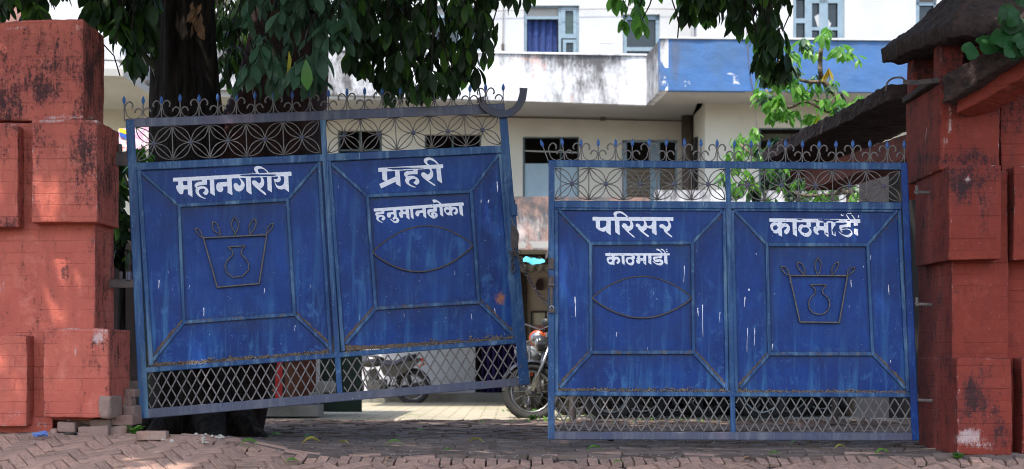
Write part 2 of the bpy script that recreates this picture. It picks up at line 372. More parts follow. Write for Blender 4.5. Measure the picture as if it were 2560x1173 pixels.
# kerb line of headers across the front
x = -2.05
while x < 4.6:
    spec.append((x, 9.50+.012*math.sin(x*3)+random.uniform(-.006, .006), math.radians(90+6*math.sin(x*1.3))+random.uniform(-.04, .04), .115, .066, 0)); x += .0745+random.uniform(0, .004)
# herringbone in front of it and over the left rise
c45 = math.radians(32); L_, W_ = .225, .0735
for i in range(-70, 70):
    for m_ in range(-16, 16):
        for k in range(2):
            if k == 0: cu, cv, a = (i+6*m_+1.5)*W_, (i+.5)*W_, 0
            else: cu, cv, a = (i+.5)*W_, (i-5+6*m_+1.5)*W_, math.pi/2
            X = cu*math.cos(c45)-cv*math.sin(c45); Y = cu*math.sin(c45)+cv*math.cos(c45)+8.6
            top = 9.43 if X > -1.95 else 9.86
            if -4.4 < X < 4.8 and 8.55 < Y < top: spec.append((X, Y, a+c45+random.uniform(-.035, .035), .216, .067, 0))
near_specs = spec
old = []
y = 9.60; row = 0
while y < 15.2:
    wd = .060+random.uniform(-.004, .01)
    x = -4.6 - (row % 2)*.11 - random.uniform(0, .05); x1 = 5.6
    if y > 12: x = max(x, -3.4)
    while x < x1:
        l = random.uniform(.19, .24)
        wob = .05*math.sin(x*1.1+y*.8)+.03*math.sin(x*2.3+1)+.04*mn.noise(Vector((x*.8, y*.8, 3)))
        if not (x < -1.95 and y < 9.84): old.append((x+l/2, y+wob, .05*math.cos(x*1.1+y*.8)+random.uniform(-.03, .03), l-.012, wd-.009, 1))
        x += l
    y += wd+.006; row += 1
def place_mat(sp, rr):
    X, Y, a, l, w, zn = sp; e = .05
    z = zg(X, Y)+rr.uniform(-.009, .007)-(.02 if rr.random() < .035 else 0); gx = (zg(X+e, Y)-zg(X-e, Y))/(2*e); gy = (zg(X, Y+e)-zg(X, Y-e))/(2*e)
    n = Vector((-gx+rr.gauss(0, .05), -gy+rr.gauss(0, .06), 1)).normalized()
    t = Vector((math.cos(a), math.sin(a), 0)); t = (t-n*t.dot(n)).normalized(); bt_ = n.cross(t)
    Mx = Matrix((t*l, bt_*w, n*.05)).transposed().to_4x4(); Mx.translation = Vector((X, Y, z-.022)); return Mx
rr = random.Random(3)
def size_px(sp):
    p = to_px((sp[0], sp[1], zg(sp[0], sp[1]))); inside = -20 < p[0] < 2580 and p[1] < 1195
    return (1 if inside else 0, sp[3]*sp[4]/sp[1]**3*(3 if sp[5] == 0 else 1))
allb = sorted(near_specs+old, key=size_px, reverse=True)
near300, rest = allb[:295], allb[295:]
for i, sp in enumerate(near300):
    o = bpy.data.objects.new('brick', bmesh_t[i % 8]); COL.objects.link(o); o.matrix_world = place_mat(sp, rr); o.parent = paving
tv = [[v.co.copy() for v in m_.vertices] for m_ in bmesh_t]; tf = [[tuple(p.vertices) for p in m_.polygons] for m_ in bmesh_t]
b = MB()
for i, sp in enumerate(rest):
    Mx = place_mat(sp, rr); k = i % 8; b.add([Mx @ v for v in tv[k]], tf[k], 0 if sp[5] == 0 else 1)
b.build('paving_bricks', [m_brick, m_brick2], paving, kind='stuff', recalc=False)

# ------------------------------------------------------------------ rough plaster blocks
def inblob(px, py, blobs, g=1.0, kk=1.0):
    s = 0
    for (x, y, rx, ry, k) in blobs:
        rx *= g; ry *= g; k *= kk
        d = ((px-x)/rx)**2+((py-y)/ry)**2
        if d < 4: s = max(s, k*math.exp(-d*1.1))
    return s
def rough_block(name, parent, x0, x1, y0, y1, z0, z1, mat, res=.03, r=.02, amp=.008, stain=(), pale=(), lean=None, seed=0, kind=None, label=None):
    c = Vector(((x0+x1)/2, (y0+y1)/2, (z0+z1)/2)); h = Vector((x1-x0, y1-y0, z1-z0))/2
    gl_ = []
    for a in range(3):
        m_ = max(1, int(round((2*h[a]-2*r)/res))); e_ = min(r, h[a]*.4)
        gl_.append([-h[a], -h[a]+e_*.35, -h[a]+e_]+[-h[a]+e_+(2*h[a]-2*e_)*k/m_ for k in range(1, m_)]+[h[a]-e_, h[a]-e_*.35, h[a]])
    n = [len(g)-1 for g in gl_]; idx = {}; b = MB(); at_s = []; at_p = []
    def V(i, j, k):
        key = (i, j, k)
        if key in idx: return idx[key]
        q = Vector((gl_[0][i], gl_[1][j], gl_[2][k])); q0 = q.copy()
        rr_ = .55*r*(1+1.2*mn.noise((c+q)*7+Vector((seed, 0, 0)))); rr_ = min(r, max(.003, rr_))
        inn = Vector([max(-h[a]+rr_, min(h[a]-rr_, q[a])) for a in range(3)]); d = q-inn
        if d.length > 1e-6: q = inn+d.normalized()*rr_
        p = c+q; sd_ = Vector((seed*3.1, seed*1.7, 0))
        p = p + mn.noise_vector(p*2.2+sd_)*amp*.9 + mn.noise_vector(p*11+sd_)*amp*.35 + mn.noise_vector(p*30)*amp*.2
        if lean: p = p + lean(p)
        idx[key] = len(b.v); b.v.append(p); px, py = to_px(p)
        jit = 25*mn.noise(p*4); px += jit; py += 20*mn.noise(p*4+Vector((9, 9, 9)))
        ne = sum(1 for a in range(3) if abs(q0[a]) > h[a]-r*.8); side = abs(q0[0]) > h[0]-.001; topf = q0[2] > h[2]-.001
        up_ = max(0, (q0[2]+h[2])/(2*h[2])); vs_ = .30*max(0, mn.noise(Vector((p.x*9, p.y*9, p.z*.8+seed)))+.15)*up_
        at_s.append(max(inblob(px, py, stain, 1.4, .82), (.34 if side else 0)+vs_, .55 if topf else 0) if stain else 0)
        at_p.append(max(inblob(px, py, pale), (.30+.55*abs(mn.noise(p*13))) if ne > 1 and stain else 0)); return idx[key]
    for a, s_ in ((0, 0), (0, 1), (1, 0), (1, 1), (2, 0), (2, 1)):
        u, v = [i for i in range(3) if i != a]
        for i in range(n[u]):
            for j in range(n[v]):
                def key(ii, jj):
                    k = [0, 0, 0]; k[a] = n[a]*s_; k[u] = ii; k[v] = jj; return V(*k)
                b.f.append((key(i, j), key(i+1, j), key(i+1, j+1), key(i, j+1))); b.mi.append(0)
    b.at = {'stain': at_s, 'pale': at_p}
    return b.build(name, mat, parent, smooth=True, kind=kind, label=label)
def Xat(px, Y): return (px-CX)*Y/F
def Zat(py, Y): return EYE-(py-HY)*Y/F
ST_L = [(60, 200, 60, 60, .85), (130, 150, 110, 60, .75), (190, 120, 30, 90, .6), (20, 270, 40, 60, .9), (110, 230, 60, 40, .9), (185, 260, 22, 60, .5), (150, 120, 60, 45, .6), (30, 130, 60, 50, .55), (230, 170, 40, 120, .9), (240, 240, 30, 60, .7), (45, 95, 60, 15, .6),
        (212, 380, 26, 110, .8), (230, 330, 30, 40, .8), (110, 330, 30, 60, .6), (165, 420, 18, 60, .35), (75, 420, 25, 150, .5), (270, 430, 30, 100, .8),
        (20, 560, 30, 14, .7), (210, 600, 40, 40, .25), (290, 900, 30, 90, .6), (245, 905, 20, 20, .7), (262, 650, 20, 100, .7), (10, 880, 40, 60, .15), (150, 700, 60, 30, .2), (90, 860, 20, 120, .35), (255, 850, 30, 20, .5)]
PA_L = [(60, 72, 90, 9, .7), (200, 75, 15, 20, .7), (10, 710, 10, 24, .9), (260, 840, 20, 30, .8), (150, 300, 100, 7, .75), (235, 298, 30, 10, .8), (30, 312, 40, 6, .8), (195, 275, 20, 30, .45), (140, 215, 8, 50, .35), (190, 822, 90, 6, .7), (262, 835, 25, 16, .8), (198, 880, 4, 30, .9), (40, 1040, 50, 20, .6), (110, 1060, 30, 16, .7), (30, 838, 40, 5, .7), (10, 350, 18, 60, .35), (225, 610, 14, 20, .5), (84, 470, 5, 60, .5), (265, 1000, 14, 40, .5)]
pl = thing('left_gate_pillar' if 0 else 'gate_pillar', (-3.3, 9.9, .1), 'red plastered gate pillar with black mould streaks, left of the tilted gate leaf', 'pillar')
YL = 9.75
rough_block('shaft_block', pl, Xat(-160, YL), Xat(207, YL), YL, YL+.52, Zat(303, YL), Zat(66, YL), m_red, .03, .022, .012, ST_L, PA_L,
            lambda p: Vector((0, 0, .05*ss(-3.9, -3.3, p.x)*ss(2.6, 2.8, p.z))), 1)
rough_block('shaft', pl, Xat(-160, YL+.03), Xat(237, YL+.03), YL+.03, YL+.5, Zat(1052, YL), Zat(304, YL), m_red, .035, .015, .008, ST_L, PA_L, None, 2)
rough_block('quoin', pl, Xat(80, 9.66), Xat(243, 9.66), 9.66, 10.2, Zat(555, 9.66), Zat(300, 9.66), m_red, .028, .014, .009, ST_L, PA_L, None, 3)
rough_block('quoin', pl, Xat(-160, 9.66), Xat(44, 9.66), 9.66, 10.0, Zat(566, 9.66), Zat(314, 9.66), m_red, .03, .014, .009, ST_L, PA_L, None, 4)
rough_block('quoin', pl, Xat(108, 9.63), Xat(272, 9.63), 9.63, 10.16, Zat(1045, 9.63), Zat(822, 9.63), m_red, .026, .020, .010, ST_L, PA_L, lambda p: Vector((-.035, .03, 0))*ss(-2.87, -2.80, p.x)*ss(.47, .30, p.z) if False else Vector((0, 0, 0)), 5)
rough_block('quoin', pl, Xat(-160, 9.63), Xat(66, 9.63), 9.63, 10.0, Zat(1066, 9.63), Zat(839, 9.63), m_red, .03, .014, .010, ST_L, PA_L, None, 6)
rough_block('footing', pl, Xat(-160, 9.76), Xat(128, 9.76), 9.76, 10.1, Zat(1088, 9.7), Zat(1045, 9.7), m_red, .03, .02, .02, ST_L, PA_L, None, 7)
# chipped corner exposing mortar on the low quoin
rough_block('exposed_mortar', pl, Xat(246, 9.61), Xat(276, 9.61), 9.617, 9.9, Zat(1046, 9.62), Zat(990, 9.62), m_rubble, .010, .03, .022, (), (), lambda p: Vector((.05*ss(.36, .2, -p.z+.55)*0, 0, 0)), 8)
for i, (px, py, w, h, Y) in enumerate([(165, 1072, 46, 28, 9.66), (232, 1082, 74, 32, 9.68), (285, 1082, 60, 32, 9.72), (300, 1052, 66, 26, 9.78), (250, 1056, 50, 20, 9.75), (318, 1030, 34, 30, 9.95), (132, 1084, 18, 26, 9.64), (200, 1055, 60, 18, 9.8), (50, 1092, 150, 22, 9.68), (-60, 1094, 90, 24, 9.7), (308, 1005, 34, 26, 9.98), (322, 985, 26, 22, 10.0), (270, 1096, 90, 14, 9.66)]):
    rough_block('brick', pl, Xat(px-w/2, Y), Xat(px+w/2, Y), Y, Y+.13+.1*(i % 2), Zat(py+h/2, Y), Zat(py-h/2, Y), m_rubble, .016, .022, .018, (), (), None, 20+i)
lb = thing('loose_brick', ground_hit(380, 1098), 'worn red brick lying among weeds at the foot of the tilted gate', 'brick')
p_ = ground_hit(380, 1098); rough_block('body', lb, p_.x-.10, p_.x+.10, p_.y-.03, p_.y+.06, p_.z-.01, p_.z+.05, m_brick, .02, .01, .006, (), (), None, 41)

ST_R = [(2385, 150, 70, 90, .8), (2290, 150, 30, 60, .8), (2480, 200, 60, 50, .7), (2530, 180, 80, 60, .6), (2290, 560, 20, 90, .35), (2400, 450, 30, 60, .95), (2450, 440, 60, 30, .8), (2470, 500, 20, 70, .55), (2440, 1000, 50, 70, .95), (2480, 1060, 40, 40, .6), (2410, 960, 14, 60, .5), (2300, 450, 20, 50, .7), (2380, 400, 130, 18, .9), (2400, 250, 40, 50, .7), (2330, 200, 60, 40, .8), (2420, 330, 30, 80, .5), (2290, 700, 30, 60, .5), (2550, 260, 60, 60, .7), (2300, 1000, 18, 90, .6), (2500, 430, 12, 60, .4)]
PA_R = [(2364, 320, 10, 110, .75), (2392, 330, 12, 60, .5), (2313, 330, 5, 40, .9), (2410, 445, 12, 14, .9), (2425, 1095, 45, 28, .95), (2394, 1000, 5, 110, .7), (2362, 230, 10, 60, .4), (2450, 1110, 60, 20, .7), (2377, 560, 3, 110, .6), (2390, 700, 6, 60, .4), (2300, 440, 40, 4, .5), (2296, 894, 120, 4, .5), (2415, 700, 20, 6, .6), (2300, 1090, 30, 30, .4)]
pr = thing('gate_pillar', (3.3, 9.9, -.05), 'dark red plastered gate pillar with small tiled cap, right of the upright gate leaf', 'pillar')
rough_block('shaft', pr, Xat(2349, 9.82), Xat(2500, 9.82), 9.82, 10.66, Zat(425, 9.8), Zat(205, 9.8), m_red2, .035, .03, .012, ST_R, PA_R, None, 11)
rough_block('shaft', pr, Xat(2380, 9.82), Xat(2520, 9.82), 9.82, 10.64, Zat(1140, 9.8), Zat(426, 9.8), m_red2, .04, .015, .008, ST_R, PA_R, None, 12)
rough_block('quoin', pr, Xat(2372, 9.69), Xat(2503, 9.69), 9.69, 10.49, Zat(650, 9.69), Zat(414, 9.69), m_red2, .028, .014, .009, ST_R, PA_R, None, 13)
rough_block('quoin', pr, Xat(2392, 9.66), Xat(2530, 9.66), 9.66, 10.55, Zat(1138, 9.66), Zat(895, 9.66), m_red2, .028, .014, .009, ST_R, PA_R, None, 14)
for i, (px0, px1, py0, py1) in enumerate([(2349, 2408, 96, 206), (2440, 2500, 96, 206)]):
    rough_block('cap_post', pr, Xat(px0, 9.84), Xat(px1, 9.84), 9.84, 10.0, Zat(py1, 9.84), Zat(py0, 9.84), m_red2, .03, .02, .01, ST_R, PA_R, None, 15+i)
    rough_block('cap_post', pr, Xat(px0, 9.84), Xat(px1, 9.84), 10.49, 10.64, Zat(py1, 9.84), Zat(py0, 9.84), m_red2, .03, .02, .01, ST_R, PA_R, None, 17+i)
# mossy hipped cap
b = MB(); ex0, ex1, ey0, ey1, ez = 2.99, 3.75, 9.50, 10.75, 2.83
N_ = 70
def capz(x, y):
    d = min(x-ex0, ex1-x, (y-ey0)*.85, (ey1-y)*.85); return ez+.10+min(.78, d*1.12)*(1 if d > 0 else 0)
def cappt(i, j, top):
    x = ex0+(ex1-ex0)*i/N_; y = ey0+(ey1-ey0)*j/N_; z = capz(x, y) if top else ez
    p = Vector((x-.15*(y-ey0)/(ey1-ey0)*(1-i/N_), y, z+.07*(y-ey0)/(ey1-ey0))); p += mn.noise_vector(p*4)*.018 + mn.noise_vector(p*14)*.014 + mn.noise_vector(p*40)*.008
    if not top: p.z -= .02*abs(mn.noise(p*9))
    return p
for t in (1, 0):
    for j in range(N_+1):
        for i in range(N_+1): b.v.append(cappt(i, j, t))
k = (N_+1)**2
for j in range(N_):
    for i in range(N_):
        a = j*(N_+1)+i; b.f.append((a, a+1, a+N_+2, a+N_+1)); b.mi.append(0)
        b.f.append((k+a+N_+1, k+a+N_+2, k+a+1, k+a)); b.mi.append(0)
edge = [(i, 0) for i in range(N_)]+[(N_, j) for j in range(N_)]+[(N_-i, N_) for i in range(N_)]+[(0, N_-j) for j in range(N_)]
for q in range(len(edge)):
    (i, j), (i2, j2) = edge[q], edge[(q+1) % len(edge)]; a, c = j*(N_+1)+i, j2*(N_+1)+i2
    b.f.append((a, k+a, k+c, c)); b.mi.append(0)
b.build('cap_roof', m_mould, pr, smooth=True)
rough_block('sill', pr, Xat(2335, 9.8), Xat(2505, 9.8), 9.86, 10.64, Zat(206, 9.8), Zat(190, 9.8), m_mould, .04, .02, .02, (), (), None, 19)
# side wall to the right of it
wr = thing('boundary_wall', (4.0, 9.6, 0), 'dark red boundary wall with mossy sloping coping at the right edge', 'wall')
rough_block('wall_face', wr, Xat(2503, 9.9), Xat(2760, 9.9), 9.9, 10.3, Zat(1140, 9.9), Zat(150, 9.9), m_red2, .05, .015, .012, ST_R, PA_R, None, 21)
rough_block('quoin', wr, Xat(2534, 9.76), Xat(2760, 9.76), 9.76, 10.2, Zat(650, 9.76), Zat(416, 9.76), m_red2, .035, .014, .009, ST_R, PA_R, None, 22)
rough_block('quoin', wr, Xat(2556, 9.72), Xat(2760, 9.72), 9.72, 10.2, Zat(1136, 9.72), Zat(893, 9.72), m_red2, .035, .014, .009, ST_R, PA_R, None, 23)
def slab(name, parent, pts_top, thick, width, mat, amp=.02, n=110, m=12, label=None):
    """beam of rough section between two 3D points; pts are the near lower edge, width goes to +x/+z side"""
    a, c = pts_top; b = MB(); t = (c-a).normalized(); up = Vector((0, 0, 1)); sd_ = t.cross(up).normalized()
    sec = []
    for i in range(m*4):
        s_ = i/(m*4)*4; e = int(s_); fr = s_-e
        q = [(fr, 0), (1, fr), (1-fr, 1), (0, 1-fr)][e]; sec.append(q)
    for i in range(n+1):
        o = a.lerp(c, i/n)
        for (u, v) in sec:
            p = o+sd_*(u-.5)*width+up*(v-1)*thick; p += mn.noise_vector(p*5)*amp*.6+mn.noise_vector(p*17)*amp*.5+mn.noise_vector(p*45)*amp*.25; b.v.append(p)
    k = len(sec)
    for i in range(n):
        for j in range(k): b.f.append((i*k+j, i*k+(j+1) % k, (i+1)*k+(j+1) % k, (i+1)*k+j)); b.mi.append(0)
    b.f.append(tuple(range(k))); b.mi.append(0); b.f.append(tuple(n*k+i for i in range(k))); b.mi.append(0)
    return b.build(name, mat, parent, smooth=True, label=label)
slab('coping', wr, (P(2395, 205, 9.75), P(2660, 40, 9.2)), .17, .40, m_mould, .03)
slab('coping_base', wr, (P(2425, 240, 9.78), P(2660, 105, 9.25)), .14, .30, m_red2, .012)

# courtyard side wall with its dark roof, behind the right pillar
cs = thing('side_shed', (3.0, 12.2, 0), 'low shed with dark mossy roof and dark red beam behind the right pillar', 'shed')
slab('roof', cs, (P(2330, 215, 10.9), P(1992, 378, 13.6)), .12, .7, m_mould, .022, 160)
slab('beam', cs, (P(2330, 330, 11.0), P(2050, 424, 13.3)), .20, .30, simple('dark_red_timber', (.17, .035, .02), (.09, .02, .014), 6, .8, .4), .012)
pw = Plane((0, 13.4, 0), (0, -1, 0))
b = MB(); b.prism([(2148, 400), (2222, 400), (2222, 1045), (2148, 1045)], pw, -.2, 0); b.build('wall', simple('grey_mauve_render', (.20, .17, .16), (.15, .12, .115), 2, .9, .3), cs)
b = MB(); b.prism([(2222, 400), (2300, 400), (2300, 1045), (2222, 1045)], pw, -.5, -.3); b.build('doorway', m_dark, cs)
b = MB(); b.prism([(1975, 424), (2150, 418), (2150, 440), (1975, 446)], pw, -.15, -.02); b.build('lintel', simple('maroon_board', (.11, .028, .022), None, 6, .8), cs)
b = MB(); b.prism([(2330, 390), (2262, 430), (2262, 500), (2330, 500)], Plane((0, 11.2, 0), (0, -1, 0)), -.05, 0); b.build('side_board', m_red2, cs)
# ------------------------------------------------------------------ gates
PLN_L = Plane(((332-CX)*10.15/F, 10.15, 0), (.65, -2.796, 0)); PLN_R = Plane((0, 10.145, 0), (0, -1, 0))
def lerp2(a, c, t): return (a[0]+(c[0]-a[0])*t, a[1]+(c[1]-a[1])*t)
def bil(q, u, v): return lerp2(lerp2(q[0], q[1], u), lerp2(q[3], q[2], u), v)     # q = TL,TR,BR,BL
def dent(w): return .0055*mn.noise(w*2.6)+.0012*mn.noise(w*8)
def grime_shade_at(u, v, w, h): return min(1, max(.95*ss(20, 4, v*h), .8*ss(11, 3, u*w), .8*ss(11, 3, (1-u)*w), .55*ss(10, 3, (1-v)*h), .38*ss(75, 0, v*h)))  # edge lines and panel tops darkened: grime together with painted shade
def sheet(name, q, pl, off, parent, rust=None, wear=None, orange=(), step=7):
    wpx = max(math.dist(q[0], q[1]), math.dist(q[3], q[2])); hpx = max(math.dist(q[0], q[3]), math.dist(q[1], q[2]))
    nx, ny = max(2, int(wpx/step)), max(2, int(hpx/step)); b = MB(); R = []; Wr = []; Og = []; G = []
    for j in range(ny+1):
        for i in range(nx+1):
            x, y = bil(q, i/nx, j/ny); w = pl.hit(x, y, off)
            w = w + pl.n*dent(w)
            b.v.append(w); R.append(rust(x, y, i/nx, j/ny) if rust else 0); G.append(grime_shade_at(i/nx, j/ny, wpx, hpx))
            Wr.append(wear(x, y, i/nx, j/ny) if wear else .3); Og.append(inblob(x, y, orange))
    for j in range(ny):
        for i in range(nx): a = j*(nx+1)+i; b.f.append((a, a+nx+1, a+nx+2, a+1)); b.mi.append(0)
    b.at = {'rust': R, 'wear': Wr, 'orange': Og, 'grime_shade': G}
    return b.build(name, m_blue, parent, smooth=True, recalc=False)
def spear(parent, base, tip, pl, off=.0):
    b0 = pl.hit(*base, off); t0 = pl.hit(*tip, off); d = t0-b0; L = d.length; d.normalize()
    b = MB(); b.tube([b0-d*.01, b0+d*(L*.68)], .0045, 6); s_ = b.build('spear', m_iron, parent)
    q = d.to_track_quat('Z', 'Y').to_matrix(); b = MB(); hl = L*.37; o = b0+d*(L-hl)
    b.lathe([(.004, 0), (.0085, hl*.16), (.0135, hl*.32), (.0125, hl*.62), (.007, hl*.82), (.001, hl)], o, q, 6)
    b.build('spear_tip', m_tip, s_)
def scroll(parent, cx, cy, sx, big, half, pl, cs_=1.0, slope=0):
    k = cs_
    if big: pts = [(half*.98, 0), (half*.62, -3), (half*.30, -10), (4, -20), (1.5, -30), (4, -38), (9, -44), (15, -45), (20, -41), (22, -34), (19.5, -29)]
    else: pts = [(half*.98, 0), (half*.62, -2), (half*.3, -6), (4, -12), (2, -18), (5, -24), (10, -27), (15, -26), (19, -22), (20.5, -16)]
    pp = []
    for (x, y) in pts: pp.append((cx+sx*x*k, cy+y*k+slope*sx*x*k))
    # smooth
    out = []
    for i in range(len(pp)-1):
        p0, p1, p2, p3 = pp[max(i-1, 0)], pp[i], pp[i+1], pp[min(i+2, len(pp)-1)]
        for t in (0, .5):
            out.append(tuple(.5*((2*p1[a])+(-p0[a]+p2[a])*t+(2*p0[a]-5*p1[a]+4*p2[a]-p3[a])*t*t+(-p0[a]+3*p1[a]-3*p2[a]+p3[a])*t**3) for a in (0, 1)))
    out.append(pp[-1]); n = len(out)
    b = MB(); b.tube([pl.hit(x, y, .002) for x, y in out], [.0036+.0024*ss(.3, .8, i/n) for i in range(n)], 6); b.build('scroll', m_iron, parent, smooth=True)
def rosette(parent, q, pl, first, last):
    """one square of the flower frieze: four petals of two arcs and a midrib, hub"""
    c = bil(q, .5, .5)
    for (u, v) in ((0, 0), (1, 0), (1, 1), (0, 1)):
        e = bil(q, u*.97+.015, v*.94+.03); dx, dy = e[0]-c[0], e[1]-c[1]; l = math.hypot(dx, dy); nx_, ny_ = -dy/l, dx/l
        b = MB()
        for sgn in (-1, 0, 1):
            pts = []
            for i in range(9 if sgn else 2):
                t = i/8 if sgn else i
                w = sgn*13.5*math.sin(math.pi*t)**.85 if 0 < t < 1 else 0
                pts.append(pl.hit(c[0]+dx*t+nx_*w, c[1]+dy*t+ny_*w, .002+.003*sgn))
            b.tube(pts, .0042, 5)
        b.build('petal', m_iron, parent, smooth=True)
    b = MB(); h = pl.hit(*c, 0); b.lathe([(.004, -.012), (.016, -.008), (.019, 0), (.014, .010), (.004, .014)], h, (pl.n).to_track_quat('Z', 'Y').to_matrix(), 8); b.build('hub', m_rail, parent)
def lattice(parent, q, pl, wdt):
    n = int(round(math.dist(q[0], q[1])/25.3)); 
    for s_, o in ((1, 0.0), (-1, .0085)):
        for k in range(-2 if s_ > 0 else 0, n+(0 if s_ > 0 else 2)+1):
            u0, u1 = k/n, (k+2*s_)/n; v0, v1 = 0., 1.
            off_ = .35/n; u0 += off_; u1 += off_
            if u0 > 1 and u1 > 1 or u0 < 0 and u1 < 0: continue
            def cut(u0, v0, u1, v1):
                for lim in (0, 1):
                    if (u0-lim)*(u1-lim) < 0:
                        t = (lim-u0)/(u1-u0); vm = v0+(v1-v0)*t
                        if (lim == 0 and u0 < 0) or (lim == 1 and u0 > 1): u0, v0 = lim, vm
                        else: u1, v1 = lim, vm
                return u0, v0, u1, v1
            u0, v0, u1, v1 = cut(u0, v0, u1, v1)
            if abs(u1-u0) < .01: continue
            a, c = bil(q, u0, v0), bil(q, u1, v1)
            j_ = random.uniform(-1.2, 1.2); c = (c[0]+random.uniform(-1, 1), c[1])
            b = MB(); b.bar((a[0]+j_, a[1]), (c[0]+j_, c[1]), 3.7, pl, -.004+o, .003+o, .7); b.build('lattice_bar', m_iron, parent)
def ptsmooth(pp, closed=False):
    out = []; n = len(pp); rng = range(n if closed else n-1)
    for i in rng:
        g = (lambda k: pp[k % n]) if closed else (lambda k: pp[max(0, min(n-1, k))])
        p0, p1, p2, p3 = g(i-1), g(i), g(i+1), g(i+2)
        for t in (0, .33, .66): out.append(tuple(.5*((2*p1[a])+(-p0[a]+p2[a])*t+(2*p0[a]-5*p1[a]+4*p2[a]-p3[a])*t*t+(-p0[a]+3*p1[a]-3*p2[a]+p3[a])*t**3) for a in (0, 1)))
    if not closed: out.append(pp[-1])
    return out
def strip(b, pts, pl, closed=False, w=3.6, h=.028):
    """flat iron strip standing on edge on the sheet, following pts (px)"""
    n = len(pts); 
    for i in range(n if closed else n-1):
        a, c = pts[i], pts[(i+1) % n]
        if math.dist(a, c) > .3: b.bar(a, c, w, pl, -.002, h, .5, 0, .8)
m_emb = simple('shade_darkened_iron_strip', (.075, .062, .060), (.15, .125, .11), 30, .7, .5, 90)  # iron coloured darker to stand in for the shadows of the strips
def emblem(parent, pl, org, sc, basket, leaves, vase):
    T = lambda pp: [(org[0]+x/sc, org[1]+y/sc) for x, y in pp]
    e = MB(); strip(e, T(basket), pl, True); em = e.build('basket_emblem', m_emb, parent)
    for lf in leaves: b = MB(); strip(b, ptsmooth(T(lf), True) if 0 else T(lf), pl, True, 2.6, .017); b.build('emblem_leaf', m_emb, em)
    b = MB(); strip(b, T(vase), pl, False, 2.8, .018); b.build('emblem_vase', m_emb, em)
def debris(parent, a, c, pl, hpx, n):
    b = MB(); rr = random.Random(int(a[0]))
    for i in range(n):
        t = rr.random(); x, y = lerp2(a, c, t); k = rr.random()**1.7; y -= k*hpx*(.5+.8*abs(mn.noise(Vector((x*.02, 0, 0)))))
        s_ = rr.uniform(.004, .013); p = pl.hit(x, y, rr.uniform(0, .022*(1-k)+.003))
        R = Matrix.Rotation(rr.uniform(0, 6), 3, Vector((rr.random(), rr.random(), rr.random()+.1)).normalized())
        b.box(p, (s_*rr.uniform(1, 2.6), s_*.6, s_*rr.uniform(.3, .9)), R, 0, rr.uniform(.4, 1))
    b.build('rust_debris', m_rust, parent, kind='stuff')

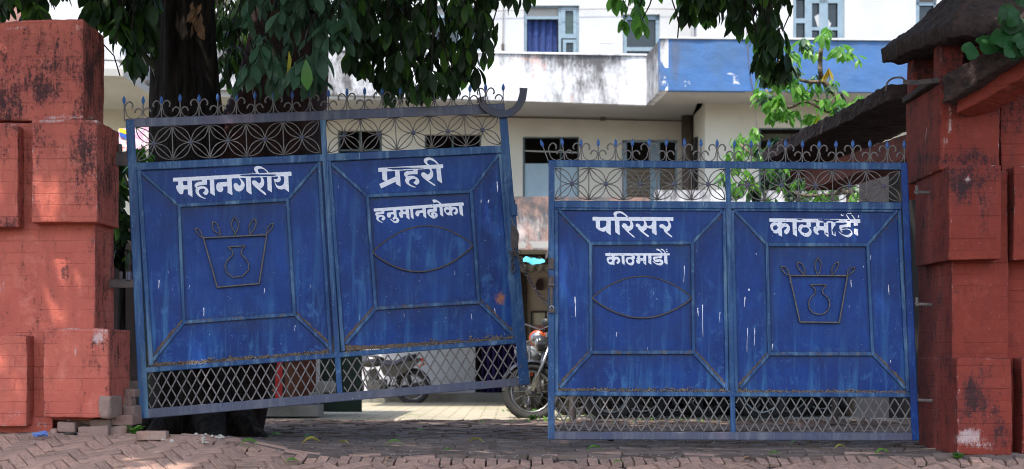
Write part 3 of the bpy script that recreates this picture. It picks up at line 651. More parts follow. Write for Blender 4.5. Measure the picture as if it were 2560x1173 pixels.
def make_gate(root, pl, D):
    # outer frame
    def bar(name, p0, p1, w, o0, o1, m, ch=1.6, ext=0, wear=.5, rust=0.):
        b = MB(); L_ = math.dist(p0, p1); n = max(1, int(L_/60)) if name != 'lattice' else 1
        a0 = len(b.v); b.bar(p0, p1, w, pl, o0, o1, ch, 0, ext)
        b.at = {'wear': [wear]*len(b.v), 'rust': [(rust if not (name == 'lock_stile') else (.16 if v.z < .9 else .06)) for v in b.v]}
        return b.build(name, m, root)
    for nm, p0, p1, w, m, lv, ru in D['frame']: bar(nm, p0, p1, w, -.022, lv, m, 1.6, 0, .55, ru)
    for bay in D['bays']:
        O, I = bay['outer'], bay['inner']
        W0 = lambda x, y, u, v: .25+.5*ss(.55, 1, v)
        def rb(x, y, u, v): return .95*ss(.80, 1.0, v)*(.6+.6*abs(mn.noise(Vector((x*.025, y*.01, 0)))))+.35*ss(.93, 1, u)*.5+.35*ss(.07, 0, u)*.5
        def edge(x, y, u, v): return .32*max(ss(.08, .02, v), ss(.93, 1, v), ss(.06, 0, u), ss(.94, 1, u))
        og = D.get('orange', ())
        O0 = O; O = [(o[0]+(o[0]-i_[0])*e_, o[1]+(o[1]-i_[1])*e_*(1 if k_ < 2 else 1.5)) for k_, (o, i_, e_) in enumerate(zip(O, I, (.13, .13, .13, .13)))]
        sheet('sheet_panel', [O[0], O[1], I[1], I[0]], pl, 0, root, edge, lambda x, y, u, v: .15+.3*v, og)
        sheet('sheet_panel', [I[3], I[2], O[2], O[3]], pl, 0, root, rb, lambda x, y, u, v: .35+.6*v, og)
        sheet('sheet_panel', [O[0], I[0], I[3], O[3]], pl, 0, root, lambda x, y, u, v: edge(x, y, u, v)+.3*ss(.85, 1, v), lambda x, y, u, v: .3+.65*ss(.35, .95, v), og)
        sheet('sheet_panel', [I[1], O[1], O[2], I[2]], pl, 0, root, lambda x, y, u, v: edge(x, y, u, v)+.3*ss(.85, 1, v), lambda x, y, u, v: .3+.65*ss(.35, .95, v), og)
        sheet('sheet_panel', I, pl, 0, root, lambda x, y, u, v: edge(x, y, u, v)*.8, lambda x, y, u, v: .12+.45*ss(.75, 1, v), og)
        for a, c, w in bay['ring']: bar('panel_edge_bar', a, c, w, 0, .0165, m_trim, 1.2, 0, .8, .1)
        for k in range(4): bar('diagonal_bar', O0[k], I[k], 8.5, .0, .0125, m_trim, 1.2, 0, .6, .08)
        for k in range(4):
            bar('inner_frame_bar', I[k], I[(k+1) % 4], (9.5 if k % 2 == 0 else 8.5), .0, .0155+.0008*k, m_trim, 1.3, 4 if k % 2 == 0 else 2, .7, .1 if k != 2 else .2)
        debris(root, *bay['debris'], pl, bay['dh'], 420)
        fz = bay['frieze']; nc = 5
        for i in range(nc):
            q = [lerp2(fz[0], fz[1], i/nc), lerp2(fz[0], fz[1], (i+1)/nc), lerp2(fz[3], fz[2], (i+1)/nc), lerp2(fz[3], fz[2], i/nc)]
            rosette(root, q, pl, i == 0, i == nc-1)
            if i: b = MB(); b.tube([pl.hit(*q[0], -.002), pl.hit(*q[3], -.002)], .0042, 5); b.build('divider_bar', m_iron, root)
        lattice(root, bay['lat'], pl, 0)
    sp = D['spears']
    for i, (bx, by, tx, ty) in enumerate(sp):
        tx += random.uniform(-1.6, 1.6); ty += random.uniform(-2, 2); spear(root, (bx, by), (tx, ty), pl)
        sl_ = D['slope']
        if i > 0: scroll(root, bx, by, -1, i % 2 == 0 if i < len(sp)-1 else False, (bx-sp[i-1][0])/2, pl, D['ss'], sl_)
        if i < len(sp)-1: scroll(root, bx, by, 1, i % 2 == 0, (sp[i+1][0]-bx)/2, pl, D['ss'], sl_)

gl = thing('gate_leaf', PLN_L.hit(330, 1047), 'tilted blue metal gate leaf sagging inward on the left, rising toward the middle', 'gate')
xs_ = [311, 357, 404, 451, 498, 545, 591, 637.6, 684, 730.5, 775.5, 822, 867, 911, 955.5, 999.5, 1042.6, 1086, 1130, 1174, 1214.5, 1257.7]
DL = dict(
 frame=[('top_rail', (314, 308.5), (1262, 271), (22, 25), m_rail, .024, 0), ('hinge_stile', (325, 300), (360, 1046), (22, 24), m_trim, .026, .0), ('lock_stile', (1257, 282), (1311, 962), (20, 27), m_trim, .0262, .12),
        ('middle_rail', (337, 417), (1256, 373), 19, m_trim, .0225, .12), ('lower_rail', (362, 926), (1302, 852), 13, m_trim, .0228, .05), ('bottom_rail', (350, 1036), (1322, 953), (24, 20), m_rail, .0235, 0), ('mullion', (806, 288), (850, 992), 14, m_trim, .0215, .05)],
 bays=[dict(outer=[(349, 427), (799, 405), (825, 870), (381, 903)], inner=[(447, 514), (719, 499), (736, 786), (460, 806)],
            ring=[((347, 424), (378, 914), 12), ((797, 402), (827, 884), 9), ((345, 423), (802, 402.5), 6)], debris=((376, 918), (836, 884)), dh=15,
            frieze=[(338, 317), (799, 299), (803, 385), (340, 406)], lat=[(370, 932), (842, 897), (844, 984), (371, 1022)]),
       dict(outer=[(828, 409), (1248, 384), (1282, 837), (864, 860)], inner=[(918, 490), (1178, 478), (1197, 755), (940, 771)],
            ring=[((823, 402), (858, 878), 10), ((1251, 384), (1288, 850), 10), ((820, 401), (1250, 380.5), 6)], debris=((856, 884), (1296, 846)), dh=18,
            frieze=[(814, 298), (1246, 283), (1253, 363), (819, 385)], lat=[(857, 897), (1297, 858), (1303, 944), (860, 982)])],
 spears=[(x, 299-(x-311)*.0388-(0), x, 299-(x-311)*.0388-58+(x-311)*.003) for x in xs_], slope=-.0388, ss=.96,
 orange=[(1250, 745, 24, 34, .85), (1262, 800, 30, 60, .35), (1230, 690, 30, 60, .2)])
make_gate(gl, PLN_L, DL)
gr = thing('gate_leaf', PLN_R.hit(1835, 1100), 'upright blue metal gate leaf hung on the dark red pillar at the right', 'gate')
xr = [1370, 1412, 1453.5, 1496, 1539, 1580, 1623, 1665.6, 1710, 1752, 1793, 1835, 1878, 1921, 1964, 2005.6, 2047.5, 2090, 2132, 2175, 2219, 2261]
DR = dict(
 frame=[('top_rail', (1371, 409), (2268, 416), (18, 18), m_trim, .024, 0), ('lock_stile', (1379, 401), (1378, 1098), (15, 17), m_trim, .026, .12), ('hinge_stile', (2260, 408), (2289, 1101), (17, 19), m_blue, .0262, 0),
        ('middle_rail', (1386, 511), (2254, 515), 18, m_trim, .0225, .12), ('lower_rail', (1386, 984), (2282, 988), 12, m_trim, .0228, .05), ('bottom_rail', (1370, 1089), (2298, 1092), (20, 20), m_rail, .0235, 0), ('mullion', (1819, 409), (1833, 1088), 13, m_trim, .0215, .05)],
 bays=[dict(outer=[(1396, 524), (1808, 526), (1814, 970), (1400, 970)], inner=[(1477, 609), (1731, 607), (1734, 881), (1478, 881)],
            ring=[((1391, 522), (1391, 978), 10), ((1810, 522), (1818, 978), 9), ((1388, 523), (1812, 525), 6)], debris=((1390, 977), (1824, 979)), dh=11,
            frieze=[(1387, 418), (1813, 421), (1814, 502), (1387, 501)], lat=[(1387, 990), (1826, 992), (1827, 1079), (1387, 1078)]),
       dict(outer=[(1836, 526), (2242, 528), (2264, 972), (1850, 970)], inner=[(1918, 612), (2169, 612), (2182, 885), (1924, 885)],
            ring=[((1831, 522), (1841, 980), 9), ((2248, 524), (2270, 980), 10), ((1828, 525), (2248, 527.5), 6)], debris=((1840, 981), (2276, 984)), dh=11,
            frieze=[(1826, 422), (2250, 426), (2253, 506), (1826, 503)], lat=[(1839, 993), (2279, 996), (2281, 1082), (1840, 1080)])],
 spears=[(x, 400.5+(x-1370)*.008, x+(-19 if i == 0 else -7 if i == 1 else 0), 400.5+(x-1370)*.008-(50 if i == 0 else 56)) for i, x in enumerate(xr)], slope=.008, ss=.94)
make_gate(gr, PLN_R, DR)
# almond shapes
def eye(parent, pl, l, r, t, bt):
    up, lo = [], []
    for i in range(25):
        u = i/24; x = l[0]+(r[0]-l[0])*u; base = l[1]+(r[1]-l[1])*u; k = math.sin(math.pi*u)**.82
        up.append((x, base+(t-(l[1]+r[1])/2)*k)); lo.append((x, base+(bt-(l[1]+r[1])/2)*k))
    b = MB(); poly = up+lo[-2:0:-1]; b.prism(poly, pl, -.002, .012, 1.3); b.at = {'wear': [.75]*len(b.v)}; e = b.build('eye_panel', m_blue, parent)
    b = MB(); strip(b, up, pl, False, 3.0, .020); strip(b, lo, pl, False, 3.6, .020); b.build('eye_rim', m_irondark, e)
eye(gl, PLN_L, (932, 631), (1182, 614), 565, 679); eye(gr, PLN_R, (1481, 745), (1729, 745), 691, 795)
emblem(gl, PLN_L, (480, 530), 5.864, [(165, 380), (1095, 335), (985, 1050), (370, 1105)],
 [[(165, 380), (110, 350), (65, 300), (45, 240), (90, 245), (130, 290), (145, 340)], [(410, 355), (400, 320), (320, 280), (295, 210), (300, 140), (360, 170), (405, 240), (412, 320)], [(630, 345), (630, 300), (590, 240), (575, 170), (612, 75), (660, 110), (685, 190), (665, 270), (638, 305)],
  [(850, 335), (840, 270), (835, 200), (880, 130), (935, 105), (940, 180), (905, 270)], [(1095, 325), (1105, 230), (1150, 180), (1190, 165), (1180, 230), (1140, 280)]],
 [(530, 515), (780, 495), (725, 570), (720, 620), (790, 690), (830, 760), (830, 850), (740, 945), (600, 960), (510, 890), (480, 800), (510, 720), (600, 625), (590, 570), (530, 515)])
emblem(gr, PLN_R, (1940, 640), 6.514, [(220, 320), (1165, 320), (1030, 1085), (390, 1075)],
 [[(220, 320), (150, 290), (95, 220), (80, 170), (150, 180), (200, 240)], [(470, 315), (390, 240), (345, 160), (345, 95), (420, 130), (470, 210)], [(680, 315), (640, 220), (630, 120), (680, 30), (735, 110), (725, 220)],
  [(910, 312), (910, 200), (950, 130), (1020, 95), (1010, 180), (960, 260)], [(1165, 315), (1170, 240), (1220, 190), (1290, 185), (1260, 250), (1200, 300)]],
 [(560, 470), (820, 470), (750, 560), (770, 620), (850, 680), (880, 780), (850, 880), (780, 940), (700, 955), (600, 930), (540, 850), (535, 750), (570, 670), (640, 610), (640, 540), (560, 470)])

def drips(root, pl, lst, n, box, seed):
    b = MB(); r0 = random.Random(seed); L = list(lst)
    for _ in range(n): L.append((r0.uniform(box[0], box[1]), r0.uniform(box[2], box[3]), r0.uniform(3, 20)*(r0.random()**.7), r0.uniform(.5, 1.3)))
    for (x, y, l, w) in L:
        k = 5; a, c = [], []
        for i in range(k+1):
            t = i/k; dx = .8*math.sin(t*3+x); wd = w*(.4+.9*r0.random())*(1-.6*t)
            a.append((x+dx-wd, y+l*t)); c.append((x+dx+wd, y+l*t))
        w_ = [pl.hit(px, py, 0) for px, py in a+c]; vs = [q+pl.n*(dent(q)+.0022) for q in w_]
        b.add(vs, [(i, k+1+i, k+2+i, i+1) for i in range(k)])
    b.build('white_drips', m_letter, root, kind='stuff', recalc=False)
drips(gl, PLN_L, [(1243, 455, 26, 1.6), (1221, 500, 8, 1.6), (1203, 500, 7, 1.2), (1044, 588, 30, 1.5), (509, 770, 20, 1.5), (397, 700, 22, 1.2), (1237, 770, 14, 1.0)], 6, (400, 1240, 520, 840), 4)
drips(gr, PLN_R, [(1611, 692, 26, 2.2), (1438, 742, 50, 1.6), (1757, 762, 80, 1.), (1745, 770, 20, 1.6), (1607, 700, 40, 1.), (1872, 722, 6, 2.4), (1868, 820, 60, .7), (1886, 820, 44, .9), (1862, 742, 26, 1.2), (2222, 712, 26, 1.1), (1710, 665, 40, .9), (1800, 780, 26, 1.1), (2128, 700, 18, 1.), (1542, 830, 12, 1.)], 8, (1420, 2240, 630, 940), 5)
# ------------------------------------------------------------------ painted words, outlines traced as brush shapes
def word(parent, pl, adds, subs, chips=0, seed=1, off=.0018):
    T = lambda g: [[(ox+x/sc, oy+y/sc) for x, y in poly] for (ox, oy, sc, polys) in g for poly in polys]
    A, Sb = T(adds), T(subs); xs = [x for p in A for x, _ in p]; ys = [y for p in A for _, y in p]
    st = .5; x0, x1, y0, y1 = min(xs)-3, max(xs)+3, min(ys)-3, max(ys)+3
    gx = np.arange(x0, x1, st); gy = np.arange(y0, y1, st); XX, YY = np.meshgrid(gx, gy)
    def fill(p):
        r = np.zeros(XX.shape, bool); n = len(p)
        for i in range(n):
            xa, ya = p[i]; xb, yb = p[(i+1) % n]
            if ya == yb: continue
            c = ((ya > YY) != (yb > YY)) & (XX < (xb-xa)*(YY-ya)/(yb-ya)+xa); r ^= c
        return r
    m = np.zeros(XX.shape, bool)
    for p in A: m |= fill(p)
    for p in Sb: m &= ~fill(p)
    f = m.astype(float); rs = np.random.RandomState(seed)
    for _ in range(chips):
        cx, cy = rs.uniform(x0, x1), rs.uniform(y0, y1); a, c = rs.uniform(.5, 2.2), rs.uniform(.4, 1.4)
        f[((XX-cx)/a)**2+((YY-cy)/c)**2 < 1] = 0
    ker = np.array([.12, .23, .3, .23, .12]); ker /= ker.sum()
    f = np.apply_along_axis(lambda v: np.convolve(v, ker, 'same'), 0, f); f = np.apply_along_axis(lambda v: np.convolve(v, ker, 'same'), 1, f)
    b = MB(); ny, nx = f.shape; ins = f > .5; cache = {}
    def V(x, y):
        k = (round(x, 3), round(y, 3))
        if k not in cache: cache[k] = len(b.v); w_ = pl.hit(x0+x*st, y0+y*st, 0); b.v.append(w_+pl.n*(dent(w_)+off))
        return cache[k]
    for j in range(ny-1):
        i = 0
        while i < nx-1:
            c4 = (ins[j, i], ins[j, i+1], ins[j+1, i+1], ins[j+1, i])
            if all(c4):
                k = i
                while k < nx-1 and ins[j, k] and ins[j, k+1] and ins[j+1, k+1] and ins[j+1, k]: k += 1
                b.f.append((V(i, j+1), V(k, j+1), V(k, j), V(i, j))); b.mi.append(0); i = k; continue
            if any(c4):
                cs4 = [(i, j), (i+1, j), (i+1, j+1), (i, j+1)]; vals = [f[y, x] for x, y in cs4]; poly = []
                for a in range(4):
                    e = (a+1) % 4
                    if vals[a] > .5: poly.append(V(*cs4[a]))
                    if (vals[a] > .5) != (vals[e] > .5):
                        t = (.5-vals[a])/(vals[e]-vals[a]); poly.append(V(cs4[a][0]+(cs4[e][0]-cs4[a][0])*t, cs4[a][1]+(cs4[e][1]-cs4[a][1])*t))
                poly = list(dict.fromkeys(poly))
                if len(poly) > 2: b.f.append(tuple(reversed(poly))); b.mi.append(0)
            i += 1
    return b.build('painted_word', m_letter, parent, recalc=False)
A_ = (425, 405, 11.73); B_ = (575, 405, 11.73); C_ = (935, 385, 11.73); D_ = (925, 490, 14.66); E_ = (1045, 490, 14.66); F_ = (1475, 520, 11.636); G_ = (1505, 615, 14.22); H_ = (1915, 525, 10.449)
word(gl, PLN_L, [(0, 0, 1, [[(432.2, 444.9), (585, 436.6), (728, 429.3), (728.9, 440), (585, 446), (432.7, 454.3)]]),
 (*A_, [[(235,540),(380,540),(385,680),(515,682),(505,540),(635,500),(665,1040),(530,950),(520,800),(400,810),(385,930),(345,952),(280,935),(215,850),(185,770),(178,690),(240,688)],
  [(945,480),(1080,480),(1085,665),(900,682),(805,700),(800,748),(850,722),(930,708),(1020,722),(1085,765),(1120,820),(1130,880),(1105,940),(1060,975),(1010,960),(960,905),(1020,855),(1025,795),(980,775),(900,790),(858,820),(840,870),(860,930),(900,985),(960,1030),(1075,1078),(1000,1075),(880,1030),(810,980),(760,910),(745,830),(770,765),(735,740),(718,680),(760,620),(830,585),(945,572)],
  [(1165,480),(1290,470),(1315,1000),(1185,920)],
  [(1665,460),(1800,450),(1832,978),(1690,905),(1685,715),(1550,722),(1562,800),(1540,860),(1490,890),(1430,880),(1370,820),(1350,740),(1362,670),(1400,610),(1460,598),(1675,585)]]),
 (*B_, [[(245,440),(290,475),(350,530),(410,600),(432,660),(420,740),(380,810),(310,860),(240,868),(170,840),(115,760),(105,680),(120,635),(160,618),(210,630),(250,680),(275,700),(310,680),(325,610),(310,550),(280,505)],
  [(460,420),(605,420),(635,965),(485,865)],
  [(875,400),(930,400),(990,530),(1005,600),(990,690),(940,755),(885,785),(1030,895),(1065,965),(1025,968),(850,830),(760,755),(680,680),(645,620),(645,575),(680,548),(730,545),(780,570),(830,620),(850,632),(885,615),(910,560),(905,490)],
  [(800,365),(740,290),(705,220),(710,170),(760,130),(850,120),(930,145),(1030,210),(1100,265),(1150,345),(1115,335),(1050,260),(970,205),(900,195),(840,205),(812,235),(820,280),(880,360)],
  [(1080,390),(1210,390),(1230,900),(1105,820)],
  [(1400,400),(1450,400),(1485,470),(1490,520),(1465,575),(1410,600),(1320,570),(1340,640),(1390,695),(1460,710),(1530,690),(1575,640),(1590,560),(1580,380),(1705,375),(1730,890),(1595,790),(1520,812),(1430,800),(1360,740),(1320,650),(1300,560),(1283,485),(1330,510),(1385,500),(1412,460)]])], [], 10, 1)
word(gl, PLN_L, [(*C_, [[(120,412),(2025,302),(2028,415),(130,528)], [(230,490),(375,490),(390,800),(330,800),(250,752)], [(150,885),(640,660),(640,812),(215,1012)], [(610,460),(742,460),(780,962),(640,880)],
  [(1145,430),(1280,430),(1280,595),(1150,595),(1030,605),(985,635),(975,660),(1050,640),(1150,645),(1250,685),(1310,745),(1332,810),(1310,870),(1245,915),(1145,840),(1210,800),(1225,745),(1180,725),(1090,740),(1035,780),(1022,830),(1040,880),(1110,925),(1245,980),(1170,980),(1050,940),(960,880),(910,800),(915,740),(940,695),(890,640),(878,590),(900,540),(960,510),(1150,500)],
  [(1605,410),(1665,410),(1720,510),(1740,590),(1720,680),(1670,740),(1600,770),(1790,900),(1805,940),(1770,935),(1640,850),(1520,765),(1430,690),(1385,630),(1385,575),(1420,543),(1480,545),(1530,580),(1580,612),(1630,570),(1655,510)],
  [(1570,345),(1490,270),(1455,210),(1470,150),(1530,110),(1620,100),(1720,130),(1800,190),(1870,255),(1915,330),(1860,310),(1780,235),(1700,190),(1630,175),(1570,195),(1548,235),(1575,290),(1670,345)],
  [(1825,400),(1950,395),(2000,870),(1858,765)]])], [], 6, 2)
word(gl, PLN_L, [(0, 0, 1, [[(933.9,521.5),(1157.9,506.2),(1159.9,513.9),(935.2,529.2)]]),
 (*D_, [[(410,520),(520,520),(522,655),(380,668),(280,690),(265,720),(340,695),(430,692),(510,720),(555,770),(565,820),(540,870),(480,905),(405,850),(450,810),(455,765),(410,760),(345,785),(310,825),(320,880),(380,925),(500,982),(440,980),(330,940),(260,890),(225,830),(240,750),(195,700),(188,640),(220,605),(290,590),(415,580)],
  [(850,480),(955,480),(980,780),(1050,830),(1075,900),(1040,970),(960,1000),(880,985),(790,910),(725,840),(760,840),(840,905),(910,925),(960,905),(980,860),(950,832),(900,850),(865,890),(820,830),(840,790),(880,760),(865,675),(760,680),(765,750),(745,790),(700,805),(650,780),(615,720),(615,650),(650,615),(700,605),(855,590)],
  [(1110,470),(1210,470),(1210,575),(1310,572),(1305,470),(1415,460),(1450,878),(1335,790),(1320,665),(1210,672),(1215,780),(1160,810),(1105,780),(1065,700),(1050,610),(1115,600)],
  [(1470,460),(1570,450),(1600,860),(1500,785)]]),
 (*E_, [[(165,420),(280,410),(305,830),(195,745),(180,615),(50,632),(48,690),(20,750),(-30,755),(-80,710),(-100,640),(-80,570),(-40,540),(165,528)],
  [(570,400),(690,390),(688,575),(560,580),(470,590),(425,620),(430,680),(480,720),(545,748),(490,705),(470,650),(490,612),(520,600),(600,595),(670,620),(715,670),(718,740),(690,790),(640,820),(570,832),(500,810),(420,740),(350,660),(335,590),(350,520),(400,490),(570,475)],
  [(785,380),(895,380),(930,770),(810,690)], [(525,140),(630,130),(720,175),(800,230),(880,315),(820,310),(740,245),(660,235),(570,250),(545,210)],
  [(1130,370),(1230,360),(1265,755),(1190,695),(1130,720),(1060,690),(1000,620),(955,550),(940,480),(980,420),(1060,405),(1135,425)],
  [(1225,430),(1310,400),(1400,420),(1455,490),(1465,570),(1440,650),(1380,690),(1330,670),(1295,610),(1360,590),(1385,530),(1350,480),(1300,490),(1260,540),(1235,560)],
  [(1495,320),(1615,315),(1655,760),(1528,655)]])],
 [(*E_, [[(1120,500),(1040,500),(1010,550),(1030,610),(1090,620),(1135,590),(1145,530)], [(570,660),(600,645),(622,680),(640,810),(620,812),(608,712),(575,705)]])], 4, 3)
word(gr, PLN_R, [(*F_, [[(70,262),(2425,270),(2425,380),(75,368)], [(165,340),(290,340),(290,580),(360,580),(430,550),(470,510),(475,340),(600,340),(605,805),(480,710),(465,660),(410,690),(340,685),(250,640),(175,575)],
  [(720,340),(850,340),(865,800),(735,705)], [(710,290),(705,220),(678,190),(690,130),(760,95),(850,88),(940,115),(1030,180),(1140,285),(1080,285),(990,200),(900,155),(820,158),(772,190),(775,250),(800,290)],
  [(1120,355),(1200,360),(1250,450),(1265,530),(1230,620),(1120,690),(1290,830),(1305,875),(1270,865),(1100,720),(990,610),(930,540),(920,490),(960,450),(1020,450),(1070,490),(1110,545),(1160,520),(1175,460),(1160,410)],
  [(1535,355),(1590,360),(1640,430),(1665,520),(1700,525),(1760,510),(1800,480),(1800,355),(1925,355),(1935,800),(1805,725),(1800,605),(1730,600),(1670,570),(1640,620),(1550,690),(1710,810),(1720,850),(1680,850),(1480,690),(1390,600),(1330,530),(1328,480),(1370,450),(1430,475),(1500,550),(1550,520),(1570,460),(1565,400)],
  [(2215,360),(2290,370),(2345,450),(2360,540),(2320,640),(2240,700),(2390,830),(2400,860),(2360,850),(2200,730),(2150,670),(2140,610),(2050,580),(2015,550),(2020,500),(2070,470),(2130,480),(2180,520),(2220,555),(2265,530),(2280,480),(2265,430)]])], [], 60, 4)
word(gr, PLN_R, [(*G_, [[(115,262),(2400,258),(2405,340),(125,358)], [(350,390),(270,380),(190,400),(160,460),(175,530),(210,610),(270,655),(340,665),(390,655),(440,700),(445,340),(355,340)],
  [(440,400),(500,380),(570,395),(630,460),(650,520),(620,600),(550,655),(500,580),(550,560),(565,500),(530,475),(480,490),(445,540)], [(690,330),(795,330),(800,690),(705,610)],
  [(1060,330),(1165,330),(1160,465),(1130,480),(1150,560),(1130,640),(1070,695),(990,690),(900,640),(850,570),(838,500),(860,430),(920,395),(1060,390)],
  [(1255,330),(1355,330),(1355,440),(1465,440),(1465,330),(1565,330),(1570,690),(1475,620),(1465,525),(1365,530),(1350,620),(1300,640),(1240,610),(1210,530),(1210,440),(1255,435)],
  [(1640,330),(1750,330),(1752,670),(1650,600)],
  [(2050,330),(2150,330),(2120,440),(1990,445),(1890,455),(1875,495),(1960,480),(2060,470),(2140,500),(2180,570),(2170,640),(2110,690),(2030,695),(1930,660),(1830,590),(1785,535),(1830,545),(1910,610),(1990,625),(2080,600),(2105,575),(2040,560),(1960,580),(1870,560),(1815,480),(1810,410),(1850,380),(2050,375)],
  [(2200,320),(2310,320),(2330,670),(2215,600)], [(1910,110),(1990,100),(2060,150),(2170,275),(2120,275),(2050,190),(1970,160)], [(2070,100),(2160,110),(2220,180),(2290,275),(2240,275),(2170,160),(2100,150)],
  [(2265,110),(2350,115),(2345,150),(2270,140)], [(2265,165),(2335,190),(2335,225),(2275,215)]])],
 [(*G_, [[(340,480),(270,475),(230,510),(250,570),(300,580),(350,550),(355,500)], [(1000,465),(940,480),(910,530),(930,590),(990,610),(1050,590),(1075,540),(1060,490)]])], 55, 5)
word(gr, PLN_R, [(*H_, [[(80,220),(2460,245),(2465,340),(90,312)], [(305,340),(220,322),(150,340),(105,400),(120,480),(160,560),(210,605),(270,615),(320,600),(330,660),(420,700),(415,290),(305,290)],
  [(410,360),(490,345),(570,370),(620,440),(625,520),(590,600),(530,645),(470,590),(480,530),(530,500),(545,450),(490,435),(430,470),(412,500)], [(690,290),(795,290),(812,702),(700,630)],
  [(1060,290),(1170,290),(1170,445),(1120,450),(1180,520),(1195,580),(1170,650),(1100,705),(1010,695),(920,640),(850,550),(838,480),(870,400),(930,375),(1060,400)],
  [(1300,290),(1400,290),(1400,425),(1515,430),(1515,290),(1620,290),(1630,715),(1545,650),(1520,600),(1515,535),(1400,525),(1350,560),(1350,600),(1400,630),(1350,650),(1290,620),(1245,560),(1235,470),(1250,440),(1310,430)],
  [(1700,290),(1810,300),(1815,400),(1745,480),(1725,545),(1755,585),(1750,625),(1790,650),(1805,520),(1825,695),(1720,640)],
  [(2110,310),(2210,310),(2210,450),(2020,455),(1970,480),(2010,500),(2110,485),(2200,510),(2250,570),(2260,630),(2220,690),(2150,720),(2080,700),(1960,640),(1870,545),(1900,560),(1980,630),(2080,660),(2150,650),(2230,590),(2200,530),(2100,502),(1990,525),(1960,560),(2030,575),(1970,590),(1915,480),(1920,400),(2110,375)],
  [(2290,310),(2400,310),(2400,410),(2295,415)], [(2300,490),(2400,500),(2410,690),(2300,620)], [(1955,100),(1975,100),(1985,135),(2030,120),(2025,145),(1990,165),(1955,145)], [(2078,118),(2105,118),(2205,255),(2170,255)], [(2215,140),(2260,135),(2350,255),(2312,255),(2250,160)], [(2110,78),(2230,82),(2255,130),(2220,105),(2112,98)], [(2408,140),(2434,140),(2424,200),(2398,212)]])],
 [(*H_, [[(290,405),(220,405),(178,450),(185,510),(230,532),(290,510),(305,460)], [(1060,450),(960,460),(920,520),(930,570),(990,600),(1060,605),(1110,570),(1130,500)], [(770,238),(1010,235),(900,268),(840,262)],
  [(1350,240),(1920,258),(1900,290),(1840,300),(1790,335),(1730,300),(1620,285),(1545,350),(1480,290),(1370,275)], [(2100,260),(2200,255),(2190,290),(2120,285)], [(940,375),(1020,370),(1020,410)], [(1520,590),(1620,600),(1600,650)], [(985,630),(1030,625),(1000,660)], [(760,500),(790,500),(785,545)]])], 45, 6)

# ------------------------------------------------------------------ gate ironmongery
b = MB()
cen = [(1201, 243), (1206, 258), (1215, 270), (1229, 279), (1250, 285), (1272, 283), (1290, 272), (1301, 257), (1307, 240), (1309, 220)]
pp = ptsmooth(cen); n = len(pp)
lf, rt = [], []
for i in range(n):
    a, c = pp[max(0, i-1)], pp[min(n-1, i+1)]; d_ = math.dist(a, c); nx_, ny_ = -(c[1]-a[1])/d_, (c[0]-a[0])/d_; w_ = 8.5+1.2*i/n+.5*math.sin(i*1.7)
    lf.append((pp[i][0]+nx_*w_, pp[i][1]+ny_*w_)); rt.append((pp[i][0]-nx_*w_, pp[i][1]-ny_*w_))
b.prism(lf+rt[::-1], PLN_L, .026, .060, 1.0)
b.build('curved_latch_horn', simple('dark_blue_grey_steel', (.030, .040, .080), (.065, .045, .040), 9, .5, .5, 60), gl)
b = MB(); b.prism([(1194, 248), (1204, 243), (1208, 254), (1192, 258)], PLN_L, .01, .045, 1); b.build('horn_bracket', m_irondark, gl)
for i, (poly, nm, o0, o1, m) in enumerate([([(1276, 500), (1288, 500), (1296, 620), (1300, 740), (1303, 790), (1296, 790), (1284, 640)], 'bent_edge_strip', -.03, .010, m_irondark),
    ([(1275, 508), (1293, 511), (1294, 540), (1279, 539)], 'latch_box', .0, .040, m_trim),
    ([(1278, 562), (1286, 570), (1293, 573), (1296, 596), (1293, 622), (1284, 630), (1277, 615)], 'torn_latch_plate', .018, .034, m_irondark)]):
    b = MB(); b.prism(poly, PLN_L, o0, o1, 1.2); b.build(nm, m, gl)
b = MB(); b.tube([PLN_L.hit(x, y, .03+.01*math.sin(i)) for i, (x, y) in enumerate([(1279, 545), (1283, 560), (1291, 571), (1297, 588), (1294, 612), (1289, 628)])], .005, 6); b.build('bent_rod', m_iron, gl)
for y in (657, 705):
    b = MB(); b.prism([(1371, y-12), (1385, y-12), (1385, y+16), (1371, y+16)], PLN_R, .024, .040, 1.2); b.build('latch_plate', m_irondark, gr)
b = MB(); b.bar((1378, 690), (1378, 764), 9, PLN_R, .026, .042, 1.2); b.build('bolt_bar', m_irondark, gr)
b = MB(); b.bar((1372, 712), (1386, 712), 5, PLN_R, .042, .060, 1); b.build('bolt_handle', m_iron, gr)
# chain and padlock
ch = thing('chain', PLN_L.hit(1292, 628, .04), 'rusty steel chain hanging between the two gate leaves', 'chain')
def link(parent, c, t, up, L=.040, Wd=.026, r=.0036):
    side = t.cross(up).normalized(); pts = []
    for k in range(13):
        a = 2*math.pi*k/12; x = math.cos(a)*L/2; y = math.sin(a)*Wd/2; x = math.copysign(abs(math.cos(a))**.7, x)*L/2
        pts.append(c+t*x+side*y)
    b = MB(); b.tube(pts, r, 5, cap=False); b.build('link', m_irondark, parent, smooth=True)
def run(pts, step=.031):
    ps = []; acc = 0
    for i in range(len(pts)-1):
        a, c = pts[i], pts[i+1]; n_ = max(1, int((c-a).length/.002))
        for k in range(n_):
            p = a.lerp(c, k/n_)
            if not ps or (p-ps[-1][0]).length >= step: ps.append((p, (c-a).normalized()))
    for i, (p, t) in enumerate(ps): link(ch, p, t, Vector((0, -1, .3)) if i % 2 else Vector((.8, -.3, .7)))
qa, qb = PLN_L.hit(1290, 628, .05), PLN_R.hit(1374, 764, .05)
run([qa.lerp(qb, t/8)+Vector((0, 0, -.055*math.sin(math.pi*t/8))) for t in range(9)])
run([PLN_L.hit(x, y, .045) for x, y in ((1284, 626), (1281, 650), (1283, 684))], .030)
run([PLN_L.hit(x, y, .05) for x, y in ((1278, 632), (1290, 636), (1302, 628))], .030)
